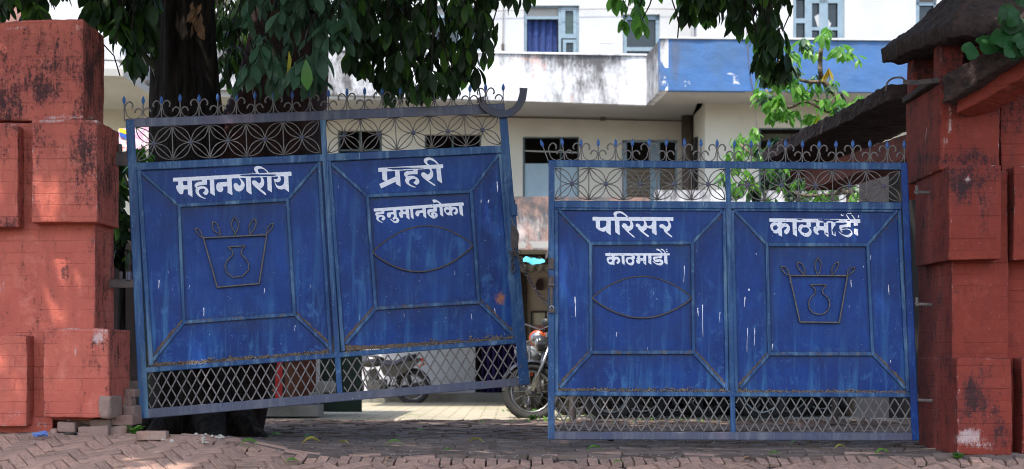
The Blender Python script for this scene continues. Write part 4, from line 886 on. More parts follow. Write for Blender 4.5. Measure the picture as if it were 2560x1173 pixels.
pk = thing('padlock', PLN_R.hit(1377, 770, .05), 'small brass and steel padlock on the right gate leaf at the chain end', 'padlock')
c_ = PLN_R.hit(1379, 776, .055); b = MB(); b.box(c_, (.042, .016, .034)); b.build('body', m_irondark, pk)
b = MB(); b.tube([c_+Vector((.014*math.cos(a), 0, .017+.016*math.sin(a))) for a in [math.pi*k/6 for k in range(7)]], .004, 6); b.build('shackle', simple('worn_steel', (.45, .43, .40), None, 20, .35, .1, metal=.8), pk)
# hinges
def hinge(root, pl, x0, x1, y, h, px_, ph):
    b = MB(); b.prism([(x0, y-h/2), (x1, y-h/2-1), (x1, y+h/2), (x0, y+h/2)], pl, -.03, .0, 1.5); hp = b.build('hinge_plate', m_irondark, root)
    b = MB(); c = pl.hit(px_, y-h/2-ph/2, -.01); b.lathe([(.014, -.03), (.016, -.02), (.016, .02), (.011, .032)], c, None, 8); b.build('hinge_pin', m_irondark, hp)
PH = Plane((0, 10.12, 0), (0, -1, 0))
hinge(gl, PH, 256, 334, 709, 22, 302, 16); hinge(gl, PH, 270, 320, 398, 34, 300, 20); hinge(gl, PH, 300, 345, 963, 20, 316, 20)
b = MB(); b.lathe([(.02, -.03), (.02, .03)], PH.hit(322, 690, 0), None, 8); b.build('hinge_pin', m_rail, gl)
for y in (480, 760, 1000):
    b = MB(); b.tube([PLN_R.hit(2286, y, 0), PLN_R.hit(2330, y+2, 0)], .012, 7); b.tube([PLN_R.hit(2292, y-16, 0), PLN_R.hit(2292, y+6, 0)], .011, 7); b.build('hinge_pin', m_iron, gr)

# ------------------------------------------------------------------ building
KB = .10
def BP(px, Y): return Plane((Xat(px, Y), Y, 0), (KB, -1, 0))
PG, PWL = BP(1620, 25.2), BP(1620, 26.75); PBL, PWR = BP(1650, 23.8), BP(1800, 25.15)
bd = thing('balcony_building', PWL.hit(1500, 1000), 'long cream building with mould streaked balcony and blue painted parapet behind the gates', 'building')
def wall_holes(name, pl, x0, x1, y0, y1, holes, mat, depth=.16, attrs=None):
    xs = sorted({x0, x1, *[h[0] for h in holes], *[h[1] for h in holes]}); ys = sorted({y0, y1, *[h[2] for h in holes], *[h[3] for h in holes]})
    b = MB()
    for i in range(len(xs)-1):
        for j in range(len(ys)-1):
            cx, cy = (xs[i]+xs[i+1])/2, (ys[j]+ys[j+1])/2
            if any(h[0] < cx < h[1] and h[2] < cy < h[3] for h in holes): continue
            b.add([pl.hit(xs[i], ys[j+1]), pl.hit(xs[i+1], ys[j+1]), pl.hit(xs[i+1], ys[j]), pl.hit(xs[i], ys[j])], [(0, 1, 2, 3)])
    for (a, c, d, e) in holes:
        f = [pl.hit(a, d), pl.hit(c, d), pl.hit(c, e), pl.hit(a, e)]; g = [v-pl.n*depth for v in f]
        b.add(f+g, [(0, 4, 5, 1), (1, 5, 6, 2), (2, 6, 7, 3), (3, 7, 4, 0)])
    return b.build(name, mat, bd, recalc=False)
def rects(name, pl, rs, o0, o1, mat, parent):
    b = MB()
    for (a, c, d, e) in rs: b.prism([(a, d), (c, d), (c, e), (a, e)], pl, o0, o1)
    return b.build(name, mat, parent)
def grid_face(name, q3, nx, ny, mat, at=None, amp=0.01, thick=.12, nrm=None):
    """rough slab face from four 3D corners TL,TR,BR,BL with thickness"""
    b = MB(); A1, A2, A3 = [], [], []
    for j in range(ny+1):
        for i in range(nx+1):
            u, v = i/nx, j/ny; p = q3[0].lerp(q3[1], u).lerp(q3[3].lerp(q3[2], u), v); p = p+nrm*(mn.noise(p*1.5)*amp+mn.noise(p*6)*amp*.4); b.v.append(p)
            px, py = to_px(p); s_ = at(px, py, u, v) if at else (0, 0, 0); A1.append(s_[0]); A2.append(s_[1]); A3.append(s_[2])
    for j in range(ny):
        for i in range(nx): a = j*(nx+1)+i; b.f.append((a, a+nx+1, a+nx+2, a+1)); b.mi.append(0)
    n0 = len(b.v); ring = [i for i in range(nx+1)]+[j*(nx+1)+nx for j in range(1, ny+1)]+[ny*(nx+1)+i for i in range(nx-1, -1, -1)]+[j*(nx+1) for j in range(ny-1, 0, -1)]
    for r_ in ring: b.v.append(b.v[r_]-nrm*thick); A1.append(0); A2.append(0); A3.append(0)
    k = len(ring)
    for i in range(k): b.f.append((ring[i], ring[(i+1) % k], n0+(i+1) % k, n0+i)); b.mi.append(0)
    b.f.append(tuple(n0+i for i in range(k))); b.mi.append(0)
    b.at = {'stain': A1, 'orange': A2, 'chip': A3}
    return b.build(name, mat, bd, smooth=False, recalc=False)
def px4(pl, q): return [pl.hit(x, y) for x, y in q]
def at_g(px, py, u, v):
    t = ss(.45, 0, v); return (-.02+.5*t*ss(1.3, .2, abs(px-1400)/240)+.2+.25*mn.noise(Vector((px*.01, 0, 0)))-.25*ss(1520, 1600, px), inblob(px, py, [(1345, 200, 26, 70, 1.), (1300, 150, 60, 10, .8), (1400, 250, 60, 14, .7), (1550, 140, 90, 6, .8), (1290, 240, 30, 30, .7), (1250, 140, 60, 6, .6)]), inblob(px, py, [(1590, 200, 50, 60, .4)]))
gp = px4(PG, [(700, 124), (1616, 139), (1616, 263), (700, 232)])
grid_face('parapet', gp, 60, 10, m_par, at_g, .02, .14, PG.n)
# inner side wall between white and blue parapet, and the left wing
P1t, P1b, P2t, P2b = PG.hit(1616, 139), PG.hit(1616, 263), PBL.hit(1650, 96), PBL.hit(1650, 226)
sn = (P1t-P2t).cross(Vector((0, 0, 1))).normalized(); sn = sn if sn.x < 0 else -sn
grid_face('parapet', [P1t, P2t, P2b, P1b], 10, 8, m_par, lambda px, py, u, v: (.6*ss(.6, 0, u)*0+.35+.4*ss(.3, 0, v), .2, 0), .02, .14, sn)
def at_b(px, py, u, v): return (.2*ss(.3, 0, v)+inblob(px, py, [(1688, 140, 10, 60, 1.4)]), inblob(px, py, [(1688, 120, 8, 30, .5)]), inblob(px, py, [(1660, 205, 16, 22, .9), (1715, 210, 26, 14, .95), (1840, 205, 14, 22, 1.), (1825, 185, 22, 8, .95), (1838, 128, 10, 6, .95), (1780, 180, 22, 8, .8), (1815, 222, 10, 6, .9), (1900, 190, 10, 6, .5), (1655, 190, 6, 8, .8), (2230, 215, 20, 8, .6), (2150, 225, 20, 5, .6)]))
grid_face('parapet', px4(PBL, [(1650, 96), (2500, 103), (2500, 233), (1650, 226)]), 70, 12, m_parblue, at_b, .02, .14, PBL.n)
b = MB(); b.prism([(1649, 92), (2500, 99), (2500, 104), (1649, 97)], PBL, -.18, .03, 1); b.build('parapet_coping', m_white, bd)
b = MB(); b.prism([(700, 120), (1618, 135), (1618, 140), (700, 125)], PG, -.18, .03, 1); b.build('parapet_coping', m_par, bd)
PLW = BP(300, 22.6)
Lt, Lb = PLW.hit(312, 20), PLW.hit(312, 150); Mt, Mb = PG.hit(385, 112), PG.hit(385, 216)
sn = (Lt-Mt).cross(Vector((0, 0, 1))).normalized(); sn = sn if sn.x > 0 else -sn
grid_face('parapet', [Lt, Mt, Mb, Lb], 10, 8, m_par, lambda *a: (.2, 0, .3), .02, .14, sn)
grid_face('parapet', px4(PLW, [(100, 15), (312, 20), (312, 150), (100, 146)]), 20, 8, m_par, lambda *a: (.1, 0, .2), .02, .14, PLW.n)
grid_face('parapet', px4(PG, [(385, 112), (700, 124), (700, 232), (385, 216)]), 20, 8, m_par, lambda *a: (.3, 0, 0), .02, .14, PG.n)
# slab undersides (soffits)
def poly3(name, pts, mat, th=.12):
    b = MB(); n = len(pts); b.add(pts+[p+Vector((0, 0, th)) for p in pts], [tuple(range(n)), tuple(n+i for i in reversed(range(n)))]+[(i, (i+1) % n, n+(i+1) % n, n+i) for i in range(n)]); return b.build(name, mat, bd)
zs = PG.hit(1500, 258).z
def atz(px, Y, z=zs): return Vector((Xat(px, Y), Y, z))
def onpl(px, pl, z):
    c = pl.hit(px, 500); return Vector((c.x, c.y, z))
poly3('balcony_slab', [Vector((v.x, v.y, zs-.0)) for v in (PG.hit(385, 216)+Vector((0, .05, 0)), PG.hit(1616, 263)+Vector((0, .05, 0)), PBL.hit(1650, 226)+Vector((0, .05, 0)), PBL.hit(2500, 233)+Vector((0, .05, 0)), PWR.hit(2500, 250)+Vector((0, 4, 0)), PWL.hit(385, 245)+Vector((0, 1, 0)))], m_soffit)
poly3('balcony_slab', [Vector((v.x, v.y, zs-.01)) for v in (PLW.hit(100, 146), PLW.hit(308, 150), PG.hit(380, 216), PWL.hit(380, 245)+Vector((0, 1, 0)), PWL.hit(60, 245)+Vector((0, 1, 0)))], m_soffit)
# walls with openings
hu = [(1078, 1200, 14, 150), (1310, 1448, 14, 150), (1557, 1650, 36, 150)]
wall_holes('upper_wall', PWL, 100, 1757, -90, 262, hu, m_white)
hl = [(845, 955, 326, 470), (1062, 1203, 336, 480), (1307, 1448, 342, 520), (1555, 1695, 350, 520)]
wall_holes('lower_wall', PWL, 60, 1757, 246, 1010, hl, m_cream)
hur = [(1983, 2112, -20, 160), (2290, 2342, -6, 160)]
wall_holes('upper_wall', PWR, 1755, 2560, -90, 250, hur, m_white)
hlr = [(1897, 2046, 320, 520)]
wall_holes('lower_wall', PWR, 1776, 2560, 252, 1010, hlr, m_cream)
# side wall between the two lower walls, with dark doorway and rusty pipe
def quad_wall(name, a, c, mat, z0, z1, th=.1):
    b = MB(); n_ = (c-a).cross(Vector((0, 0, 1))).normalized(); pts = [Vector((a.x, a.y, z0)), Vector((c.x, c.y, z0)), Vector((c.x, c.y, z1)), Vector((a.x, a.y, z1))]
    b.add(pts+[p+n_*th for p in pts], [(0, 1, 2, 3), (7, 6, 5, 4), (0, 4, 5, 1), (1, 5, 6, 2), (2, 6, 7, 3), (3, 7, 4, 0)]); return b.build(name, mat, bd)
aL, aR = PWL.hit(1738, 400), PWR.hit(1777, 400)
quad_wall('side_wall', aL, aR, m_cream, -.3, zs)
quad_wall('side_wall', PWL.hit(1740, 60)+Vector((.0, 0, 0)), PWR.hit(1757, 60), m_white, zs, 8)
b = MB(); b.prism([(1736, 30), (1753, 30), (1753, 150), (1736, 150)], BP(1745, 25.6), -.05, 0); b.build('dark_doorway', m_dark, bd)
b = MB(); b.prism([(1734, 345), (1753, 338), (1753, 500), (1734, 500)], BP(1745, 25.9), -.05, 0); b.build('dark_doorway', m_dark, bd)
b = MB(); c_ = PWL.hit(1718, 300, .35); b.tube([Vector((c_.x, c_.y, zs)), Vector((c_.x, c_.y, 2.0))], [.11, .085], 10); b.build('drain_pipe', simple('rust_stained_pipe', (.05, .035, .03), (.10, .07, .055), 4, .8, .4), bd, smooth=True)
b = MB(); b.tube([PWL.hit(1180, 291, .03), PWL.hit(1716, 303, .03)], .012, 5); b.build('wall_conduit', m_irondark, bd)
b = MB(); b.box(PWL.hit(1507, 297, .04), (.10, .06, .07)); b.build('junction_box', m_irondark, bd)
# dark rooms behind the openings
bI = MB()
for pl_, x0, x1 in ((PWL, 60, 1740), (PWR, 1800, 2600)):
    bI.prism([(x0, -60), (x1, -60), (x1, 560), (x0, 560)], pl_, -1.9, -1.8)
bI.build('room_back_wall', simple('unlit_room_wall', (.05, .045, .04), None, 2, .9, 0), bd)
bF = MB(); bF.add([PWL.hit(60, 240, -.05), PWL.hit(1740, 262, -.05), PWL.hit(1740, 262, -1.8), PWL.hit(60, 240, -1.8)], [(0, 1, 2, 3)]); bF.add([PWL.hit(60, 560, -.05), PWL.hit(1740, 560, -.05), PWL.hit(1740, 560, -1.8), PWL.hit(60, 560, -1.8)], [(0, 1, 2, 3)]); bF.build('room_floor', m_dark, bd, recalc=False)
def win(pl, frames, glass=(), mat=m_frame, o0=-.12, o1=-.05, gl_off=-.10, gmat=None, name='window'):
    f = rects(name, pl, frames, o0, o1, mat, bd)
    for g in glass: rects('pane', pl, [g], gl_off-.012, gl_off, gmat or m_glass, f)
    return f
win(PWL, [(1078, 1086, 14, 150), (1146, 1154, 14, 150), (1192, 1200, 14, 150), (1078, 1200, 14, 20), (1086, 1146, 38, 45), (1154, 1192, 90, 98)], [(1086, 1146, 45, 150), (1154, 1192, 20, 90), (1164, 1186, 98, 150)])
rects('transom_board', PWL, [(1086, 1146, 20, 38)], -.11, -.09, m_soffit, bd)
w2 = win(PWL, [(1310, 1317, 14, 150), (1396, 1403, 14, 150), (1441, 1448, 14, 150), (1310, 1448, 13, 20), (1317, 1396, 41, 48)], [])
rects('transom_board', PWL, [(1317, 1396, 20, 41)], -.11, -.09, m_soffit, bd)
sh = rects('shutter', PWL, [(1403, 1413, 20, 96), (1433, 1441, 20, 96), (1413, 1433, 20, 27), (1413, 1433, 85, 96)], -.10, -.035, m_frame, bd); rects('pane', PWL, [(1413, 1433, 27, 85)], -.09, -.08, Mat('greenish_glass').out((.03, .05, .04), .15), sh)
sh = rects('shutter', PWL, [(1407, 1415, 99, 150), (1433, 1441, 99, 150), (1415, 1433, 99, 107)], -.09, -.02, m_frame, bd); rects('pane', PWL, [(1415, 1433, 107, 150)], -.08, -.07, m_glass, sh)
def drape(name, pl, x0, x1, y0, y1, off, mat, parent, folds=7, amp=.03):
    b = MB(); n = 48
    for j in (0, 1):
        for i in range(n+1):
            u = i/n; b.v.append(pl.hit(x0+(x1-x0)*u, y0 if j == 0 else y1, off+amp*math.sin(u*folds*6.283)+amp*.4*math.sin(u*folds*14)))
    for i in range(n): b.f.append((i, n+1+i, n+2+i, i+1)); b.mi.append(0)
    return b.build(name, mat, parent, smooth=True, recalc=False)
drape('curtain', PWL, 1317, 1392, 50, 150, -.16, m_curtain, bd, 4)
d3 = win(PWL, [(1557, 1567, 36, 150), (1639, 1650, 36, 150), (1557, 1650, 36, 50), (1567, 1639, 118, 128)], [(1567, 1639, 50, 118), (1567, 1639, 128, 150)], name='door')
b = MB(); b.prism([(1606+5*math.cos(a*math.pi/4+.4), 83+5*math.sin(a*math.pi/4+.4)) for a in range(8)], PWL, -.10, -.095); b.build('round_sticker', m_white, d3)
b = MB(); b.prism([(1500, 78), (1533, 80), (1532, 108), (1499, 107)], PWL, .0, .006); b.build('paper_notice', simple('pale_paper', (.72, .72, .72), (.66, .66, .68), 5, .9, 0), bd)
w4 = win(PWR, [(1983, 1990, -20, 160), (2012, 2030, -20, 160), (2048, 2070, -20, 160), (2094, 2112, -20, 160), (1990, 2012, 46, 58), (2030, 2048, 68, 76), (2070, 2094, 68, 76), (2030, 2094, -2, 8), (1990, 2012, -8, -2)],
    [(1990, 2012, -2, 46), (1990, 2012, 58, 160), (2030, 2048, 8, 68), (2070, 2094, 8, 68), (2030, 2048, 76, 160), (2070, 2094, 76, 160)])
b = MB(); b.prism([(2036, 42), (2050, 33), (2050, 68), (2044, 67)], PWR, -.1, -.092); b.build('torn_paper', m_white, w4)
b = MB(); b.prism([(2070, 48), (2078, 60), (2074, 68), (2070, 68)], PWR, -.1, -.092); b.build('torn_paper', m_white, w4)
win(PWR, [(2290, 2298, -6, 160), (2334, 2342, -6, 160), (2290, 2342, 6, 14)], [(2298, 2334, 14, 160)])
# lower openings
win(PWL, [(845, 850, 326, 470), (898, 903, 326, 470), (950, 955, 326, 470), (845, 955, 374, 378)], [], m_teal)
win(PWL, [(1062, 1066, 336, 480), (1130, 1134, 336, 480), (1199, 1203, 336, 480)], [], m_teal)
w = win(PWL, [(1307, 1312, 342, 520), (1444, 1448, 342, 520), (1307, 1448, 340, 346), (1400, 1403, 345, 408)], [], m_teal)
b = MB(); b.prism([(1312, 376), (1444, 380), (1444, 383), (1312, 379)], PWL, -.16, -.12); b.build('tube_light', simple('dusty_white_tube', (.4, .4, .38), None, 5, .6, 0), w)
rects('lower_panel', PWL, [(1312, 1400, 409, 520), (1402, 1444, 409, 520)], -.11, -.07, m_panelblue, w)
w = win(PWL, [(1555, 1567, 350, 520), (1625, 1650, 350, 520), (1688, 1695, 350, 520), (1555, 1695, 350, 356), (1567, 1625, 412, 420)], [], m_frame, -.12, -.06)
for x0, x1 in ((1567, 1625), (1650, 1688)):
    for k in range(9):
        b = MB(); y = 422+k*9.5
        a0, a1 = PWL.hit(x0, y, -.11), PWL.hit(x1, y, -.11); c0, c1 = PWL.hit(x0, y+8, -.07), PWL.hit(x1, y+8, -.07)
        b.add([a0, a1, c1, c0, a0-Vector((0, 0, .015)), a1-Vector((0, 0, .015)), c1-Vector((0, 0, .015)), c0-Vector((0, 0, .015))], [(0, 1, 2, 3), (7, 6, 5, 4), (0, 4, 5, 1), (1, 5, 6, 2), (2, 6, 7, 3), (3, 7, 4, 0)]); b.build('slat', m_louver, w)
win(PWR, [(1897, 1902, 320, 520), (2000, 2006, 320, 520), (2042, 2046, 320, 520), (1897, 2046, 318, 324)], [], m_teal, -.12, -.02)
rects('curtain_rail', PWR, [(1902, 2000, 335, 352)], -.2, -.15, simple('olive_blind', (.05, .045, .025), None, 4, .8), bd)
# first-floor parapet, mould covered
PG1 = BP(1330, 24.9)
grid_face('parapet', px4(PG1, [(700, 486), (1625, 494), (1625, 628), (700, 616)]), 60, 10, m_par2, lambda px, py, u, v: (.65*ss(.7, 0, v)+.5, .8, 0), .03, .14, PG1.n)
PG2 = BP(1700, 24.0)
grid_face('parapet', px4(PG2, [(1640, 475), (2140, 478), (2140, 620), (1640, 620)]), 30, 8, m_par, lambda px, py, u, v: (.5*ss(.5, 0, v)+.1, .2, 0), .02, .14, PG2.n)
poly3('balcony_slab', [onpl(700, PG1, PG1.hit(1300, 620).z), onpl(2200, PG1, PG1.hit(1300, 620).z), onpl(2200, PWL, PG1.hit(1300, 620).z), onpl(700, PWL, PG1.hit(1300, 620).z)], m_soffit)
b = MB(); b.prism([(100, -90), (2560, -90), (2560, -260), (100, -260)], BP(1300, 27.2), -4, 0); b.build('upper_storey', m_white, bd)
rects('painted_shade_band', PWL, [(1180, 1640, 622, 720)], -.02, .02, m_dark, bd)  # flat dark strip painting the shade below the balcony; the wall is closed here
# cables
for lab, pts, r, plc in (("thin cable hanging down the white wall between the door and the left window", [(1259, -40), (1258, 60), (1257, 108)], .008, PWL), ("thin black cable hanging across the blue parapet behind the drooping leaves", [(1866, 60), (1872, 160), (1885, 240), (1893, 330)], .008, PBL), ("slack service wire strung across the upper white wall", [(1180, 30), (1300, 26), (1600, 22), (1760, 26)], .006, PWL)):
    b = MB(); pp = [plc.hit(x, y, .06) for x, y in ptsmooth(pts)]; b.tube(pp, r, 5)
    if r == .008 and plc is PWL: b.lathe([(.01, 0), (.028, .03), (.028, .12), (.01, .15)], pp[-1]-Vector((0, 0, .14)), None, 8)
    b.build('cable', m_irondark, None, lab, 'cable')

# neighbour building glimpsed at the top left
nb_ = thing('neighbour_building', Vector((-10, 31, 0)), 'pinkish brick neighbour building showing above the left pillar', 'building')
pn = Plane((0, 31, 0), (.35, -1, 0)); b = MB(); b.prism([(-200, -200), (212, -200), (212, 400), (-200, 400)], pn, -3, 0)
M = Mat('pink_diagonal_brickwork'); n_ = M.noise(1, 5, .6, M.map((1.2, 1.2, 9), None, (0, 0, 0), (.0, .6, 0)))
b.build('wall', M.out(M.mix(M.ramp(n_, [(.4, 0.), (.6, 1.)]), (.36, .20, .17), (.24, .13, .115)), .9, n_, .4, .02), nb_)

# ------------------------------------------------------------------ ground-floor lean-to seen between and under the gates
lt = thing('lean_to', Vector((1.0, 21.5, -.2)), 'pale lean-to room with corrugated roof edge and purple curtain in the gap between the gates', 'shed')
PS = Plane((0, 23.2, 0), (0, -1, 0)); m_pale = simple('dull_pink_plaster', (.58, .49, .44), (.50, .42, .38), 1.5, .9, .2); m_pale2 = simple('pale_grey_plaster', (.56, .55, .56), (.48, .47, .48), 1.5, .9, .2)
b = MB(); b.prism([(1296, 652), (1750, 652), (1750, 990), (1296, 990)], PS, -.15, 0); b.build('wall', m_pale, lt)
b = MB(); b.prism([(905, 640), (1188, 640), (1188, 990), (905, 990)], PS, -.15, .0); b.build('wall', m_pale2, lt)
b = MB(); b.prism([(1188, 640), (1212, 640), (1212, 990), (1188, 990)], PS, -.5, -.3); b.build('doorway', m_dark, lt)
b = MB(); b.prism([(1300, 678), (1318, 678), (1318, 850), (1300, 850)], PS, .0, .05); b.build('door_post', simple('dark_wood', (.05, .035, .03), None, 5, .8), lt)
b = MB(); b.prism([(850, 640), (1800, 655), (1800, 668), (850, 655)], Plane((0, 19.8, 0), (0, -1, 0)), .0, .2); b.build('roof_beam', m_irondark, lt)
drape('curtain', PS, 1205, 1297, 700, 990, -.1, m_purple, lt, 7, .05)
b = MB(); n = 240
for j in (0, 1):
    for i in range(n+1):
        x = Xat(850, 19.4)+i*.028; b.v.append(Vector((x, 19.4+j*4.2, Zat(645, 19.4)+.022*math.sin(i*1.35)+j*.03)))
for i in range(n): b.f.append((i, n+1+i, n+2+i, i+1)); b.mi.append(0)
b.build('corrugated_roof', simple('corrugated_sheet', (.40, .38, .36), (.25, .22, .2), 3, .6, .1), lt, recalc=False)
b = MB(); b.box((Xat(1000, 23), 23.15, -.13), (5.0, 1.1, .27)); b.build('plinth', m_conc, lt)
rag = MB(); o = P(1335, 650, 19.35)
for j in range(5):
    for i in range(9):
        u, v = i/8, j/4; rag.v.append(o+Vector(((u-.5)*.30, -.03*math.sin(u*9)-.02*v, .02-.10*v*(1-.6*abs(u-.45)*2)+.03*mn.noise(Vector((u*4, v*4, 0)))+.02*math.sin(u*5))))
for j in range(4):
    for i in range(8): a = j*9+i; rag.f.append((a, a+9, a+10, a+1)); rag.mi.append(0)
rag.build('rag', simple('turquoise_cloth', (.10, .50, .62), (.07, .40, .52), 6, .9, .2), None, 'turquoise cloth rag lying on the corrugated roof edge between the gates', 'cloth', smooth=True, recalc=False)
nt_ = thing('framed_notice', PS.hit(1348, 804), 'framed paper notice hanging on the pale wall between the gates', 'notice')
rects('frame', PS, [(1327, 1331, 778, 832), (1363, 1367, 778, 832), (1331, 1363, 778, 782), (1331, 1363, 828, 832)], .005, .05, simple('black_frame', (.03, .025, .025), None, 5, .5), nt_)
b = MB(); b.prism([(1331, 782), (1363, 782), (1363, 812), (1331, 812)], PS, .01, .02); b.build('paper', simple('cream_paper', (.78, .74, .62), (.7, .66, .55), 5, .8, 0), nt_)
b = MB(); b.prism([(1331, 812), (1363, 812), (1363, 828), (1331, 828)], PS, .01, .021); b.build('paper_band', simple('faded_pink_print', (.45, .16, .18), (.5, .3, .3), 9, .8, 0), nt_)
b = MB(); b.prism([(1340, 726), (1338, 712), (1343, 700), (1349, 696), (1355, 700), (1359, 712), (1357, 726)], PS, .005, .08, 1.5); b.build('wall_ornament', simple('dark_maroon_wood', (.07, .035, .04), (.03, .02, .03), 12, .7, .3), None, 'small dark arched ornament on the pale wall above the framed notice', 'ornament')

# left stall in the shade behind the tilted gate
stl = thing('stall', Vector((-3, 16.2, -.1)), 'dark roadside stall with red post in the shade behind the tilted gate', 'stall')
PT = Plane((0, 16.6, 0), (0, -1, 0))
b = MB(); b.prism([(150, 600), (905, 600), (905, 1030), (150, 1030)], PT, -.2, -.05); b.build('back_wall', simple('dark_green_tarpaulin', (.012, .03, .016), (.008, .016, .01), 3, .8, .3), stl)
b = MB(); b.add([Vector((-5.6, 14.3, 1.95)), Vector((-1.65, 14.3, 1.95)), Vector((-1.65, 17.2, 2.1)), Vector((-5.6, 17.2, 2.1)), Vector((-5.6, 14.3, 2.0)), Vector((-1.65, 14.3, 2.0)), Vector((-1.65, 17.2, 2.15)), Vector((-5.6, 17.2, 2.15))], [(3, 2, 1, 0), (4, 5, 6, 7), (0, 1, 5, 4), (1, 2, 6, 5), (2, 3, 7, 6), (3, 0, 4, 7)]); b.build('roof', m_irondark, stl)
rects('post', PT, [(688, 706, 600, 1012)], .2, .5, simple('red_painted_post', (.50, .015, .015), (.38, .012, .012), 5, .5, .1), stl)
rects('door', PT, [(712, 790, 640, 1005)], -.04, .0, simple('orange_brown_door', (.17, .055, .025), (.11, .035, .018), 4, .7, .2), stl)
rects('door_frame', PT, [(790, 800, 640, 1010)], -.04, .04, m_pale2, stl)
b = MB(); b.box((Xat(560, 15.9), 15.9, .02), (2.2, .5, .12)); b.build('ledge', m_conc, stl)
bg = thing('green_ball', P(512, 968, 15.7), 'round green gourd resting on the stall ledge behind the lattice', 'gourd')
b = MB(); c_ = P(512, 968, 15.7); b.lathe([(.01, -.085), (.05, -.075), (.08, -.04), (.09, 0), (.08, .045), (.05, .075), (.01, .088)], c_, None, 14); b.build('body', simple('gourd_green', (.12, .30, .09), (.06, .17, .05), 9, .4, .1), bg, smooth=True)
b = MB(); b.tube([c_+Vector((0, 0, .08)), c_+Vector((-.03, 0, .13)), c_+Vector((-.07, -.02, .15))], .007, 5); b.build('stalk', m_dry, bg)
bx = thing('carton', P(640, 985, 15.4), 'open pinkish cardboard carton on the ground beside the red post', 'carton')
c_ = P(638, 985, 15.4); m_cart = simple('pink_carton', (.45, .19, .13), (.36, .15, .11), 5, .8, .1); b = MB(); 
for dx, dy, sx_, sy_ in ((-.115, 0, .01, .18), (.115, 0, .01, .18), (0, -.09, .24, .01), (0, .09, .24, .01)): b.box(c_+Vector((dx, dy, 0)), (sx_, sy_, .15))
b.box(c_+Vector((0, 0, -.075)), (.24, .19, .01)); b.build('box', m_cart, bx)
b = MB(); b.box(c_+Vector((.165, 0, .06)), (.12, .17, .008), Matrix.Rotation(.5, 3, 'Y')); b.build('flap', m_cart, bx)
b = MB(); c_ = P(650, 950, 15.5); b.box(c_, (.16, .16, .12), None, 0, .8); b.build('bundle', simple('crimson_cloth', (.45, .02, .05), (.3, .015, .04), 8, .9, .3), None, 'crimson cloth bundle stacked above the pink carton', 'cloth')
for i, (px, py, w_, h_, lab) in enumerate([(815, 968, .20, .14, 'pale grey stone on the ledge just right of the brown door'), (792, 990, .16, .10, 'smaller grey stone on the ledge under the door frame')]):
    c_ = P(px, py, 16.0); rough_block('stone', None, c_.x-w_/2, c_.x+w_/2, c_.y-.08, c_.y+.08, c_.z-h_/2, c_.z+h_/2, m_conc, .025, .05, .03, seed=60+i)
    tag(bpy.context.scene.collection.objects[-1], lab, 'stone')
# festive poster cloth at the far left
po = thing('banner', P(335, 345, 14.5), 'bright printed banner with yellow and blue corner between the pillar and the gate', 'banner')
PB_ = Plane((0, 14.5, 0), (0, -1, 0))
M = Mat('printed_pink_white_cloth'); n1 = M.noise(7, 3, .6); b = MB(); b.prism([(296, 322), (372, 318), (374, 372), (297, 378)], PB_, -.01, .0)
b.build('cloth', M.out(M.ramp(n1, [(.36, (.75, .72, .78)), (.46, (.75, .30, .45)), (.55, (.78, .74, .78)), (.62, (.5, .10, .06))]), .7), po)
b = MB(); b.prism([(298, 320), (330, 330), (326, 340), (298, 330)], PB_, .002, .012); b.build('yellow_stripe', simple('yellow_print', (.75, .60, .03), None, 3, .7, 0), po)
b = MB(); b.prism([(298, 331), (326, 341), (324, 350), (300, 341)], PB_, .002, .012); b.build('blue_stripe', simple('blue_print', (.03, .12, .55), None, 3, .7, 0), po)

# bike shed behind the right gate
bs = thing('bike_shed', Vector((3, 18, -.1)), 'low dark open shed sheltering the row of motorcycles behind the right gate', 'shed')
b = MB(); b.box((3.3, 17.5, 2.08), (5.6, 6.8, .08)); b.build('roof', m_irondark, bs)
b = MB(); b.box((3.3, 19.0, .9), (5.6, .12, 2.3)); b.build('back_wall', m_dark, bs)
b = MB(); b.box((6.1, 18.4, .9), (.12, 6.0, 2.4)); b.build('side_wall', m_dark, bs)
for x in (.62, 3.3, 6.0): b = MB(); b.tube([Vector((x, 14.3, -.1)), Vector((x, 14.3, 2.06))], .035, 8); b.build('post', m_irondark, bs)

